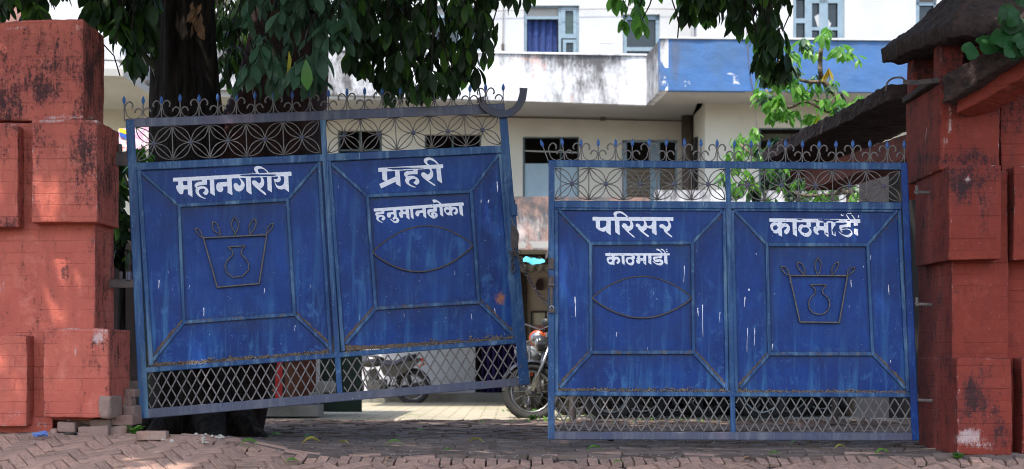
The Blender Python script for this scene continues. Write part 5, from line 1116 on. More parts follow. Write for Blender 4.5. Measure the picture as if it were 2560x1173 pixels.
# ------------------------------------------------------------------ motorcycles
m_tyre = simple('black_tyre', (.018, .018, .018), (.035, .033, .032), 8, .85, .3); m_chrome = simple('dull_chrome', (.34, .34, .34), (.20, .20, .20), 12, .3, 0, metal=.9)
m_blk = simple('black_plastic', (.02, .02, .022), (.03, .03, .032), 6, .45, .1); m_eng = simple('cast_engine_alloy', (.10, .10, .10), (.05, .05, .05), 12, .5, .3, metal=.4)
m_seat = simple('black_vinyl_seat', (.02, .022, .035), (.03, .03, .045), 6, .5, .2)
def paint(nm, c): return simple(nm, c, tuple(x*.8 for x in c), 4, .25, 0)
def motorcycle(loc, yaw, body, label, group='parked motorcycles in the courtyard', lean=.12, tailcol=None):
    root = thing('motorcycle', loc, label, 'motorcycle', group)
    O = Vector((0, 0, 0))
    def part(b, nm, m, par=None, smooth=False):
        o = b.build(nm, m, None, smooth=smooth); o.parent = par or root; return o
    for x in (-.62, .64):
        b = MB(); R = .29
        pts = [Vector((x+R*math.cos(a), 0, R+.03-.0+R*math.sin(a))) for a in [2*math.pi*k/24 for k in range(25)]]
        b.tube(pts, .048, 8, cap=False); w = part(b, 'wheel', m_tyre, None, True)
        b = MB(); pts = [Vector((x+.235*math.cos(a), 0, .32+.235*math.sin(a))) for a in [2*math.pi*k/20 for k in range(21)]]; b.tube(pts, .016, 6, cap=False); part(b, 'rim', m_chrome, w, True)
        b = MB()
        for k in range(14):
            a = 2*math.pi*k/14; b.tube([Vector((x, .02*(-1)**k, .32)), Vector((x+.235*math.cos(a), 0, .32+.235*math.sin(a)))], .0035, 4)
        b.lathe([(.04, -.05), (.06, -.03), (.06, .03), (.04, .05)], (x, 0, .32), Matrix.Rotation(math.pi/2, 3, 'X'), 10); part(b, 'hub', m_eng, w)
        b = MB(); n = 10; a0, a1 = (.15*math.pi, .95*math.pi) if x < 0 else (.1*math.pi, .75*math.pi)
        for k in range(n+1):
            a = a0+(a1-a0)*k/n
            for y_ in (-.065, -.04, .04, .065):
                rr_ = .36-(.03 if abs(y_) > .05 else 0); b.v.append(Vector((x+rr_*math.cos(a), y_, .32+rr_*math.sin(a))))
        for k in range(n):
            for q in range(3): b.f.append((k*4+q, k*4+q+1, k*4+q+5, k*4+q+4)); b.mi.append(0)
        part(b, 'mudguard', m_blk if x < 0 else body, None, True)
    b = MB()
    for s in (-1, 1): b.tube([Vector((.64, s*.075, .32)), Vector((.40, s*.075, .92))], .022, 8)
    part(b, 'fork', m_chrome, None, True)
    b = MB(); b.tube([Vector((.28, -.36, 1.0)), Vector((.36, -.2, 1.04)), Vector((.40, 0, .96)), Vector((.36, .2, 1.04)), Vector((.28, .36, 1.0))], .012, 6); hb = part(b, 'handlebar', m_blk, None, True)
    for s in (-1, 1):
        b = MB(); b.tube([Vector((.32, s*.26, 1.04)), Vector((.36, s*.32, 1.20))], .006, 5); b.lathe([(.01, -.01), (.055, -.006), (.06, .0), (.05, .012)], (.37, s*.34, 1.22), Matrix.Rotation(math.pi/2, 3, 'Y'), 10); part(b, 'mirror', m_blk, hb, True)
    b = MB(); b.lathe([(.02, -.07), (.07, -.05), (.095, 0), (.098, .05), (.09, .07)], (.50, 0, .86), Matrix.Rotation(math.pi/2, 3, 'Y'), 14); part(b, 'headlight', body, None, True)
    b = MB(); b.lathe([(.085, .0), (.06, .02), (.01, .028)], (.565, 0, .86), Matrix.Rotation(math.pi/2, 3, 'Y'), 14); part(b, 'headlight_glass', m_chrome, None, True)
    b = MB(); prof = [(.02, -.26), (.08, -.24), (.125, -.12), (.145, .02), (.135, .14), (.08, .22), (.02, .24)]
    b.lathe(prof, (.16, 0, .80), Matrix.Rotation(math.pi/2, 3, 'Y') @ Matrix.Rotation(.0, 3, 'Z'), 14)
    for v in b.v: v.y *= .95; v.z = .80+(v.z-.80)*(.95 if v.z > .8 else .75)
    part(b, 'fuel_tank', body, None, True)
    b = MB(); n = 12
    for k in range(n+1):
        t = k/n; x = -.02-.68*t; z = .80-.03*math.sin(t*3.1)+.09*ss(.4, .75, t)+.02*t; w_ = .12+.03*math.sin(t*3.1)-.05*ss(.8, 1, t)
        for y_, dz in ((-w_, -.05), (-w_*.9, .02), (0, .045), (w_*.9, .02), (w_, -.05)): b.v.append(Vector((x, y_, z+dz)))
    for k in range(n):
        for q in range(4): b.f.append((k*5+q, k*5+q+1, k*5+q+6, k*5+q+5)); b.mi.append(0)
        b.f.append((k*5+4, k*5, k*5+5, k*5+9)); b.mi.append(0)
    b.f.append((0, 1, 2, 3, 4)); b.mi.append(0); b.f.append(tuple(n*5+q for q in (4, 3, 2, 1, 0))); b.mi.append(0)
    part(b, 'seat', m_seat, None, True)
    for s in (-1, 1):
        b = MB(); pts = [(-.02, .74), (-.10, .55), (-.34, .52), (-.62, .68), (-.80, .84), (-.74, .86), (-.40, .78)]
        b.add([Vector((x, s*.10, z)) for x, z in pts]+[Vector((x, s*.135, z)) for x, z in pts], [tuple(range(7)), tuple(7+i for i in reversed(range(7)))]+[(i, (i+1) % 7, 7+(i+1) % 7, 7+i) for i in range(7)]); part(b, 'side_panel', tailcol or body)
    b = MB(); b.box((-.82, 0, .84), (.05, .12, .06)); part(b, 'tail_light', simple('red_lens', (.6, .02, .02), None, 3, .2, 0))
    for s in (-1, 1): b = MB(); b.tube([Vector((-.80, s*.07, .74)), Vector((-.80, s*.16, .74))], .008, 5); b.lathe([(.01, -.03), (.032, -.01), (.032, .01), (.01, .03)], (-.80, s*.19, .74), Matrix.Rotation(math.pi/2, 3, 'X'), 8); part(b, 'indicator', simple('orange_lens', (.9, .25, .02), None, 3, .3, 0), None, True)
    b = MB(); b.box((.05, 0, .36), (.34, .22, .20)); b.box((.13, 0, .55), (.16, .16, .22), Matrix.Rotation(.35, 3, 'Y'))
    for k in range(6): b.box((.12+.012*k, 0, .48+.032*k), (.21, .21, .010), Matrix.Rotation(.35, 3, 'Y'))
    b.lathe([(.09, -.14), (.10, -.12), (.10, .12), (.09, .14)], (.05, 0, .36), Matrix.Rotation(math.pi/2, 3, 'X'), 14); part(b, 'engine', m_eng)
    b = MB(); b.tube([Vector((.40, 0, .92)), Vector((.30, 0, .60)), Vector((.22, 0, .26)), Vector((-.10, 0, .24)), Vector((-.22, 0, .45)), Vector((-.10, 0, .72)), Vector((.36, 0, .86))], .018, 6)
    for s in (-1, 1): b.tube([Vector((-.16, s*.08, .34)), Vector((-.62, s*.08, .32))], .017, 6); b.tube([Vector((-.60, s*.10, .36)), Vector((-.48, s*.11, .70))], .022, 7)
    part(b, 'chassis', m_blk, None, True)
    b = MB(); b.tube([Vector((.20, -.10, .46)), Vector((.28, -.13, .28)), Vector((.05, -.15, .22)), Vector((-.30, -.16, .26)), Vector((-.36, -.16, .28)), Vector((-.86, -.17, .38))], [.02, .02, .02, .03, .045, .05], 9); part(b, 'exhaust', m_chrome, None, True)
    b = MB(); b.tube([Vector((-.08, .10, .26)), Vector((-.16, .24, .02))], .012, 6); part(b, 'side_stand', m_blk)
    root.rotation_euler = (lean, 0, yaw); return root
def g_at(px, Y): x = Xat(px, Y); return Vector((x, Y, zg(x, Y)-.02))
motorcycle(g_at(1350, 18.3), math.radians(252), paint('silver_grey_paint', (.22, .24, .26)), 'silver motorcycle standing in the sunlit gap between the gates').scale = (.93, .93, .93)
motorcycle(g_at(951, 22.2), math.radians(174), paint('black_bike_paint', (.03, .03, .035)), 'dark motorcycle seen through the tilted gate lattice, its tail to the right', lean=-.1, tailcol=paint('dull_silver_paint', (.05, .05, .048))).scale = (.84, .84, .84)
motorcycle(g_at(1388, 19.0), math.radians(250), paint('orange_paint', (.50, .075, .02)), 'orange motorcycle half hidden behind the silver one', lean=.05).scale = (1.13, 1.13, 1.13)
bk = [('black motorcycle with spoked front wheel just inside the right gate edge', 1470, 15.8, 188, (.03, .03, .035)), ('black motorcycle with red tank, second of the row behind the right gate', 1650, 15.9, 205, (.20, .015, .015)),
      ('black motorcycle in the middle of the row behind the right gate', 1830, 16.1, 170, (.02, .02, .03)), ('charcoal motorcycle near the white sacks behind the right gate', 2030, 15.9, 200, (.10, .10, .105)), ('black motorcycle at the back of the row, behind the red tanked one', 1745, 16.8, 150, (.02, .02, .02)), ('black motorcycle at the back left of the row behind the right gate', 1560, 16.9, 200, (.03, .03, .03)), ('black motorcycle at the back right of the row behind the gate mullion', 1930, 16.8, 190, (.02, .02, .02))]
for lab, px, Y, a, c in bk: motorcycle(g_at(px, Y), math.radians(a), paint('bike_paint', c), lab)
# front wheel turned sideways close to the right gate's edge is the first bike's
for i, (px, py, w_, h_, Y, m, lab) in enumerate([(2150, 1020, .26, .42, 15.6, m_conc, 'grey cement sack leaning beside the white sack'), (2190, 1012, .20, .46, 15.5, m_white, 'white sack standing behind the right gate lattice'), (2238, 1018, .30, .44, 15.6, m_conc, 'grey concrete block at the right end behind the lattice'), (2060, 1050, .8, .06, 15.2, m_conc, 'long grey stone kerb piece in front of the sacks')]):
    c_ = P(px, py, Y); rough_block('sack' if i < 2 else 'concrete_block' if i == 2 else 'kerb_stone', None, c_.x-w_/2, c_.x+w_/2, Y-.1, Y+.12, c_.z-h_/2, c_.z+h_/2, m, .035, .05 if i < 2 else .02, .03 if i < 2 else .008, seed=70+i)
    tag(COL.objects[-1], lab, ['sack', 'sack', 'block', 'kerb'][i])
rough_block('concrete_post', None, Xat(1668, 12.5), Xat(1694, 12.5), 12.6, 12.75, -.2, -.1, m_conc, .03, .02, .01)if False else None

# ------------------------------------------------------------------ trees
def leaf_mesh(name, L, Wd, bend, fold, seed, mat, lobes=0):
    rr = random.Random(seed); n = 6; vs = []; fs = []
    for i in range(n+1):
        t = i/n; w = Wd/2*(math.sin(math.pi*min(1, t**1.25*.97+.02))**.8 if t < 1 else 0)*(1+.06*math.sin(t*20+seed)); x = L*t; z = -bend*L*t*t
        tw = .15*math.sin(t*3+seed)
        for s in (-1, 0, 1): vs.append(Vector((x, s*w, z+abs(s)*fold*w+s*w*tw)))
    for i in range(n):
        for s in (0, 1): a = i*3+s; fs.append((a, a+3, a+4, a+1))
    me = bpy.data.meshes.new(name); me.from_pydata(vs, [], fs); me.materials.append(mat); me.polygons.foreach_set('use_smooth', [True]*len(fs)); me.update(); return me, vs, fs
def frame(d, roll, rr):
    d = d.normalized(); up = Vector((0, 0, 1)); s = up.cross(d)
    if s.length < .05: s = Vector((math.cos(roll), math.sin(roll), 0))
    s.normalize(); s = Matrix.Rotation(roll, 3, d) @ s; n = d.cross(s); return Matrix((d, s, n)).transposed()
LT = [leaf_mesh('leaf', .155, .062, .10+.12*i, .12+.08*i, i, m_leaf)[1:] for i in range(3)]
class Leaves:
    def __init__(s): s.big = []; s.mb = {}
    def add(s, key, p, R, sc, k):
        s.big.append((key, p, R, sc, k))
def rosette_leaves(out, c, key, n, sc, rr, droop=(.2, 1.2), up=None, axis=None):
    a0 = rr.uniform(0, 6.28)
    for i in range(n):
        a = a0+i*2.4+rr.uniform(-.3, .3); d = Vector((math.cos(a), math.sin(a)*.9, -rr.uniform(*droop)))
        if axis is not None: d = d+axis
        s_ = sc*rr.uniform(.7, 1.15); s_ *= LS; kk = 'mid' if key == 'dark' and rr.random() < .24 else key; out.append((kk, c+Vector((rr.uniform(-.03, .03), rr.uniform(-.03, .03), rr.uniform(-.04, .03))), frame(d, rr.uniform(-.7, .7), rr), s_, rr.randrange(3)))
def inpoly(x, y, p):
    r = False; n = len(p)
    for i in range(n):
        xa, ya = p[i]; xb, yb = p[(i+1) % n]
        if (ya > y) != (yb > y) and x < (xb-xa)*(y-ya)/(yb-ya)+xa: r = not r
    return r
def fill_poly(out, poly, Yr, nros, key, sc, rr, shift=34, nl=(5, 8), droop=(.4, 1.8), stems=None, anch=None):
    xs = [p[0] for p in poly]; ys = [p[1] for p in poly]; c = 0; t = 0
    while c < nros and t < nros*60:
        t += 1; x, y = rr.uniform(min(xs), max(xs)), rr.uniform(min(ys), max(ys))
        if not (inpoly(x, y, poly) and inpoly(x, y+shift*.9, poly) and inpoly(x-shift*.4, y+shift*.3, poly) and inpoly(x+shift*.4, y+shift*.3, poly)): continue
        Y = rr.uniform(*Yr); p = P(x, y, Y); rosette_leaves(out, p, key, rr.randint(*nl), sc, rr, droop); c += 1
        if stems is not None: stems.append(p)
rr = random.Random(11); front = []; mid = []; pts = []; LS = 1.06
fill_poly(front, [(590, 60), (650, -70), (900, -70), (885, 60), (840, 110), (820, 225), (770, 228), (700, 215), (640, 215), (600, 200), (596, 150), (640, 110)], (9.75, 10.5), 62, 'grey', .98, rr, 30, (3, 6), (.5, 2.2), pts)
for (x, y) in [(690, 175), (655, 150), (640, 190), (730, 190), (770, 180), (800, 150), (870, 60), (620, 55), (700, 60)]:
    rosette_leaves(front, P(x, y-26, 9.7), 'grey', 6, 1.08, rr, (.6, 2.4))
fill_poly(mid, [(-60, -80), (180, -80), (165, 15), (95, 45), (50, 70), (0, 35), (-60, 50)], (9.9, 11), 26, 'dark', 1.2, rr, 30, (5, 8), (.5, 2), pts)
fill_poly(mid, [(205, -80), (400, -80), (395, 100), (372, 135), (345, 195), (318, 150), (312, 105), (290, 95), (262, 60), (235, 45), (208, 30)], (10.2, 11.4), 60, 'dark', 1.15, rr, 30, (5, 8), (.8, 2.6), pts)
fill_poly(mid, [(525, -80), (660, -80), (640, 120), (600, 180), (565, 245), (540, 215), (528, 150)], (12.3, 13.6), 44, 'dark', 1.1, rr, 26, (5, 8), (.8, 2.6), pts)
fill_poly(mid, [(840, -80), (1265, -80), (1245, 30), (1225, 110), (1200, 140), (1212, 208), (1180, 224), (1120, 236), (1060, 258), (1000, 266), (950, 260), (925, 205), (880, 228), (845, 205), (820, 150)], (10.3, 12.0), 215, 'dark', 1.05, rr, 50, (4, 7), (.8, 2.8), pts)
fill_poly(mid, [(1185, -80), (1260, -80), (1250, 60), (1235, 120), (1210, 190), (1190, 190)], (10.3, 11.2), 10, 'dark', .95, rr, 24, (3, 4), (1.2, 3), pts)
for (x, y, k) in [(1290, -18, 3), (1330, -25, 3), (1240, 60, 2), (1265, -40, 4), (1228, 100, 2)]: rosette_leaves(mid, P(x, y, 10.4), 'dark', k, 1.05, rr, (1.2, 2.8))
fill_poly(mid, [(1505, -80), (1625, -80), (1618, 60), (1600, 90), (1560, 100), (1520, 60)], (10.6, 11.6), 13, 'bright', .95, rr, 30, (4, 6), (.8, 2.4), pts)
fill_poly(mid, [(1685, -80), (1990, -80), (1975, 70), (1988, 140), (1972, 200), (1945, 222), (1905, 205), (1880, 150), (1865, 110), (1840, 70), (1800, 48), (1740, 58), (1700, 35)], (10.3, 11.4), 78, 'dark', 1.05, rr, 34, (5, 7), (.8, 2.4), pts)
fill_poly(mid, [(1640, -80), (1790, -80), (1780, 30), (1745, 58), (1690, 50), (1650, 10)], (10.8, 11.5), 9, 'bright', 1.0, rr, 26, (4, 6), (.8, 2.4), pts)
fill_poly(mid, [(1870, 60), (1960, 60), (1985, 150), (1960, 220), (1900, 190)], (11.4, 12), 8, 'bright', 1.0, rr, 26, (4, 6), (.8, 2.4), pts)
# the roof of the crown, above the picture, that shades gate and street
canopy = []
for i in range(3600):
    X, Y = rr.uniform(-6.0, 5.4), rr.uniform(6.0, 12.3)
    if Y > 11.0 and rr.random() < .68: continue
    z = max(4.7+.5*mn.noise(Vector((X*.7, Y*.7, 8)))+rr.uniform(0, 1.5), .95+.2514*Y+.25)
    if Y < 6.3+.5*mn.noise(Vector((X, 0, 0))): continue
    if mn.noise(Vector((X*.8, Y*.8, 2))) > .5: continue
    rosette_leaves(canopy, Vector((X, Y, z)), 'dark', 7, 1.9, rr, (-.1, .9))
tree = thing('shade_tree', g_at(470, 11.9), 'huge dark trunked tree with hanging leaves behind the tilted gate', 'tree')
TY = 11.9
def trunk(name, parent, path, radii, mat, seg=26, rough=.09, rib=.10, freq=9):
    pts = ptsmooth([(p.x, p.z) for p in path]); ptsy = ptsmooth([(p.y, 0) for p in path]); n = len(pts); b = MB()
    rs = []; m = len(radii)
    for i in range(n):
        t = i/(n-1)*(m-1); k = min(m-2, int(t)); rs.append(radii[k]+(radii[k+1]-radii[k])*(t-k))
    for i in range(n):
        c = Vector((pts[i][0], ptsy[i][0], pts[i][1]))
        for k in range(seg):
            a = 2*math.pi*k/seg; r_ = rs[i]*(1+rib*mn.noise(Vector((math.cos(a)*freq*.3, math.sin(a)*freq*.3, c.z*.5)))+rough*mn.noise(Vector((math.cos(a)*3.5, math.sin(a)*3.5, c.z*1.5))))
            b.v.append(c+Vector((math.cos(a)*r_, math.sin(a)*r_, 0)))
    for i in range(n-1):
        for k in range(seg): b.f.append((i*seg+k, i*seg+(k+1) % seg, (i+1)*seg+(k+1) % seg, (i+1)*seg+k)); b.mi.append(0)
    return b.build(name, mat, parent, smooth=True)
R_ = TY/F
trunk('trunk', tree, [P(500, 1098, TY), P(502, 1060, TY), P(500, 1000, TY), P(490, 850, TY), P(478, 600, TY), P(468, 380, TY), P(460, 200, TY), P(456, 0, TY), P(452, -200, TY), P(440, -500, TY)], [165*R_, 135*R_, 118*R_, 108*R_, 102*R_, 94*R_, 80*R_, 76*R_, 74*R_, 60*R_], m_bark, 40, .06, .16, 12)
trunk('trunk', tree, [P(560, 1090, TY+.3), P(580, 900, TY+.3), P(610, 600, TY+.35), P(655, 420, TY+.4), P(700, 250, TY+.45), P(725, 60, TY+.5), P(740, -150, TY+.5), P(760, -450, TY+.5)], [95*R_, 110*R_, 150*R_, 170*R_, 125*R_, 100*R_, 85*R_, 60*R_], m_bark2, 40, .05, .10, 8)
for a, l in ((-.4, .55), (.35, .7), (1.0, .45), (-1.1, .5)):     # root flares
    b = MB(); c0 = g_at(505, TY)+Vector((0, 0, .22)); d = Vector((math.sin(a), -math.cos(a), 0)); b.tube([c0+d*.25, c0+d*(.35+l*.3)-Vector((0, 0, .12)), c0+d*(.35+l*.7)-Vector((0, 0, .22)), c0+d*(.35+l)-Vector((0, 0, .27))], [.17, .12, .07, .02], 10); b.build('root', m_bark, tree, smooth=True)
# limbs reaching to the hanging foliage
limbs = [((725, 60), (850, -60), (1000, -110), (1180, -120)), ((456, -50), (330, -90), (200, -110), (30, -120)), ((1180, -120), (1400, -180), (1650, -150), (1900, -110)), ((740, -100), (700, -160), (690, -100), (700, 10))]
for L4 in limbs:
    Ys = (12.2, 11.4, 10.9, 10.7) if L4[0][0] != 1180 else (10.7, 10.8, 10.9, 10.9)
    b = MB(); b.tube([P(x, y, Y) for (x, y), Y in zip(L4, Ys)], [.10, .075, .05, .035], 8); b.build('limb', m_bark, tree, smooth=True)
b = MB()
for p in pts:      # twigs
    q = p+Vector((rr.uniform(-.12, .12), rr.uniform(-.05, .2), rr.uniform(.15, .35))); b.tube([q, (p+q)/2+Vector((rr.uniform(-.02, .02), 0, .02)), p], [.007, .005, .004], 4)
for pth in ([(1210, 150), (1225, 80), (1240, 30), (1250, -20)], [(1237, 138), (1222, 118), (1205, 95), (1195, 70)], [(1203, 255), (1198, 225), (1190, 190), (1180, 150)], [(300, 190), (285, 140), (262, 115), (240, 90)], [(1680, 0), (1690, 30), (1697, 60), (1694, 95)]):
    b.tube([P(x, y, 10.5) for x, y in pth], .005, 4)
b.build('twigs', m_bark, tree, kind='stuff')
TM = {'dark': m_leaf, 'mid': m_leafm, 'grey': m_leafg, 'bright': m_leafl, 'yellow': m_leafy, 'ivy': m_ivy}
def emit(root, big, rest_, nm='leaf', sname='crown'):
    meshes = {}
    for key, p, R, sc, k in big:
        if (key, k) not in meshes:
            me = bpy.data.meshes.new('leaf'); me.from_pydata(LT[k][0], [], LT[k][1]); me.materials.append(TM[key]); me.polygons.foreach_set('use_smooth', [True]*len(LT[k][1])); me.update(); meshes[(key, k)] = me
        o = bpy.data.objects.new(nm, meshes[(key, k)]); COL.objects.link(o); o.parent = root
        o.matrix_local = Matrix.Translation(p-OFF[root.name]) @ (R*sc).to_4x4()
    if rest_:
        keys = list(dict.fromkeys(x[0] for x in rest_)); b = MB()
        for key, p, R, sc, k in rest_: b.add([p+(R @ v)*sc for v in LT[k][0]], LT[k][1], keys.index(key))
        b.build(sname, [TM[k] for k in keys], root, kind='stuff', smooth=True, recalc=False)
rr.shuffle(mid); emit(tree, front[:240]+[('yellow', P(722, 128, 9.66), frame(Vector((.1, 0, -1)), .2, rr), 1.0, 1), ('bright', P(765, 150, 9.62), frame(Vector((.05, 0, -1)), 1.2, rr), 1.35, 0)], front[240:]+mid+canopy)
b = MB(); o_ = P(492, -20, 11.2)      # hanging withered leaves on the trunk
dry = []
for i in range(26): dry.append((0, P(492+rr.uniform(-12, 12), 5+i*2.6, 11.35), frame(Vector((rr.uniform(-.4, .4), rr.uniform(-.5, .1), -1)), rr.uniform(-2, 2), rr), rr.uniform(.5, .95), rr.randrange(3)))
for key, p, R, sc, k in dry: b.add([p+(R @ v)*sc for v in LT[k][0]], LT[k][1])
b.build('withered_leaves', m_dry, None, 'brown withered leaves hanging against the straight dark trunk', 'leaves', smooth=True, recalc=False)

# courtyard tree, sunlit palmate leaves
yt = thing('umbrella_tree', g_at(2110, 15.2), 'sunlit bright green young tree with drooping palmate leaves above the right gate', 'tree')
YY_ = 15.4
brs = [[(2128, 1050), (2125, 500), (2112, 320), (2098, 250), (2060, 205), (2051, 180), (2052, 130), (2060, 95)], [(2115, 300), (2060, 260), (2035, 250)], [(2112, 290), (2060, 275), (2020, 255), (1990, 262)], [(2120, 480), (1990, 440), (1900, 400), (1850, 360)], [(2125, 480), (2020, 490), (1940, 470)], [(2060, 205), (2000, 200), (1950, 150), (1930, 230)], [(2115, 320), (2150, 290), (2170, 265)], [(1990, 262), (1950, 270), (1915, 225)], [(1300+700, 480), (1960, 520), (1940, 560)]]
for i, q in enumerate(brs):
    b = MB(); n = len(q); b.tube([P(x, y, YY_+.1*math.sin(k*2+i)) for k, (x, y) in enumerate(ptsmooth(q))], [(.045 if i == 0 else .022)*(1-.6*k/(3*n)) for k in range(len(ptsmooth(q)))], 7)
    b.build('trunk' if i == 0 else 'branch', simple('pale_brown_bark', (.16, .12, .08), (.09, .065, .045), 14, .9, .5) if i == 0 else bpy.data.materials['pale_brown_bark'], yt, smooth=True)
palm = []
for (x, y, n, s) in [(2060, 90, 8, 1.1), (2110, 118, 9, 1.1), (2130, 135, 6, .9), (2010, 110, 8, 1.), (1985, 135, 9, 1.1), (2030, 135, 6, .9), (1945, 120, 8, 1.), (1910, 180, 8, 1.1), (1950, 195, 9, 1.2), (1985, 205, 9, 1.2), (1930, 240, 9, 1.1), (1900, 220, 7, 1.), (2030, 205, 8, 1.), (2070, 215, 6, .9), (1965, 250, 9, 1.1), (2010, 245, 8, 1.), (2050, 250, 8, 1.), (1990, 290, 8, 1.), (1945, 275, 8, 1.1), (2040, 295, 9, 1.), (2100, 260, 9, 1.), (2140, 255, 8, .9), (2165, 265, 7, .8), (2090, 290, 8, .9), (2120, 290, 8, .9), (2060, 320, 8, 1.), (2090, 225, 6, .8), (1975, 165, 8, 1.), (2150, 290, 7, .8), (2080, 335, 7, .9), (1905, 262, 6, .9),
                     (1875, 335, 7, 1.), (1845, 345, 6, .9), (1835, 380, 9, 1.1), (1880, 370, 8, 1.), (1935, 360, 9, 1.1), (1965, 375, 8, 1.), (1910, 400, 9, 1.1), (1850, 410, 9, 1.1), (1820, 440, 7, 1.), (1880, 440, 9, 1.1), (1940, 430, 9, 1.1), (1980, 420, 8, 1.), (2010, 440, 9, 1.), (1900, 470, 9, 1.1), (1960, 470, 9, 1.), (1850, 465, 8, 1.), (2050, 460, 9, 1.), (2090, 470, 8, 1.), (2120, 450, 8, 1.), (2140, 480, 7, 1.), (2000, 490, 9, 1.), (2070, 495, 8, 1.), (1920, 500, 8, 1.), (2250, 235, 5, .8)]:
    for _ in range(3):
        p = P(x+rr.uniform(-18, 18), y+rr.uniform(-15, 12), YY_+rr.uniform(-.5, .5)); rosette_leaves(palm, p, 'bright' if rr.random() < .8 else 'grey', n, .80*s, rr, (.25, 1.6))
for a in range(7): palm.append(('yellow', P(2072, 170, YY_-.5), frame(Vector((math.cos(a*.9), math.sin(a*.9), -2.2)), a, rr), 1.05, a % 3))
for a in range(7): palm.append(('yellow' if a % 2 else 'bright', P(2045, 285, YY_-.5), frame(Vector((math.cos(a*.9), math.sin(a*.9), -2.2)), a, rr), 1.1, a % 3))
emit(yt, palm[:290], palm[290:], 'leaflet', 'crown')

# round-leaved creeper over the right wall top
cr = thing('creeper', P(2500, 120, 9.5), 'dark green round leaved creeper spilling over the mossy wall top at upper right', 'creeper')
for i in range(34):
    if i < 6: x, y = [(2425, 128), (2468, 112), (2505, 95), (2530, 60), (2548, 75), (2520, 30)][i]
    else: x, y = rr.uniform(2490, 2600), rr.uniform(-30, 130)
    if i >= 6 and (x-2490)*1.2+y < 60: continue
    p = P(x, y, rr.uniform(9.0, 9.3)); b = MB(); n = 12; r_ = rr.uniform(.05, .075)*(1.15 if i < 6 else 1); R = frame(Vector((rr.uniform(-.5, .5), -1+rr.uniform(-.3, .3), rr.uniform(-.2, .5))), rr.uniform(0, 6), rr)
    vs = [Vector((.012, 0, 0))]+[Vector((.0+.012*math.cos(3*a), math.cos(a)*r_*(1-.22*(a < .3 or a > 6)), math.sin(a)*r_)) for a in [2*math.pi*k/n for k in range(n)]]
    b.add([p+R @ v for v in vs], [(0, k+1, (k+1) % n+1) for k in range(n)]); b.build('leaf', m_ivy, cr, smooth=True, recalc=False)
b = MB(); b.tube([P(x, y, 9.35) for x, y in ptsmooth([(2420, 125), (2470, 110), (2520, 70), (2600, 20)])], .008, 5); b.build('stem', m_bark, cr)
wire = MB(); wire.tube([P(x, y, 9.8) for x, y in ptsmooth([(2214, 228), (2218, 208), (2232, 196), (2252, 194), (2262, 200)])], .007, 6)
for k in range(4): wire.tube([P(x, y+k*3, 9.74) for x, y in ((2258, 200), (2290, 203), (2320, 199), (2348, 196))], .005, 5)
wire.build('wire', m_irondark, None, 'dark wire looped round the neck of the right pillar with a loose curled end', 'wire')

# shrub and rubble in the dark slot between left pillar and gate
sb = thing('shrub', g_at(300, 11.2), 'dark leafy shrub in the shadowed slot beside the left pillar', 'shrub')
sl_ = []
for i in range(46): rosette_leaves(sl_, P(rr.uniform(262, 335), rr.uniform(380, 640), rr.uniform(10.9, 12.0)), 'dark', 6, .8, rr, (.2, 1.8))
for i in range(9): rosette_leaves(sl_, P(rr.uniform(335, 362), rr.uniform(365, 400), 10.9), 'bright', 5, .8, rr, (.2, 1.8))
emit(sb, sl_[:120], sl_[120:], 'leaf', 'foliage')
b = MB(); b.tube([g_at(300, 11.3), P(305, 700, 11.4), P(300, 500, 11.4)], [.04, .03, .02], 7); b.tube([P(305, 700, 11.4), P(285, 590, 11.3), P(275, 560, 11.3)], .018, 6); b.tube([P(303, 640, 11.4), P(320, 580, 11.3)], .014, 6); b.build('stem', m_bark, sb)
dw = MB(); dw.prism([(200, 560), (350, 560), (350, 1080), (200, 1080)], Plane((0, 12.7, 0), (0, -1, 0)), -.2, 0); dw.build('inner_wall', simple('shaded_brick_wall', (.05, .03, .026), (.025, .018, .016), 5, .95, .6), None, 'dark old brick wall end seen in the slot beside the left pillar', 'wall')

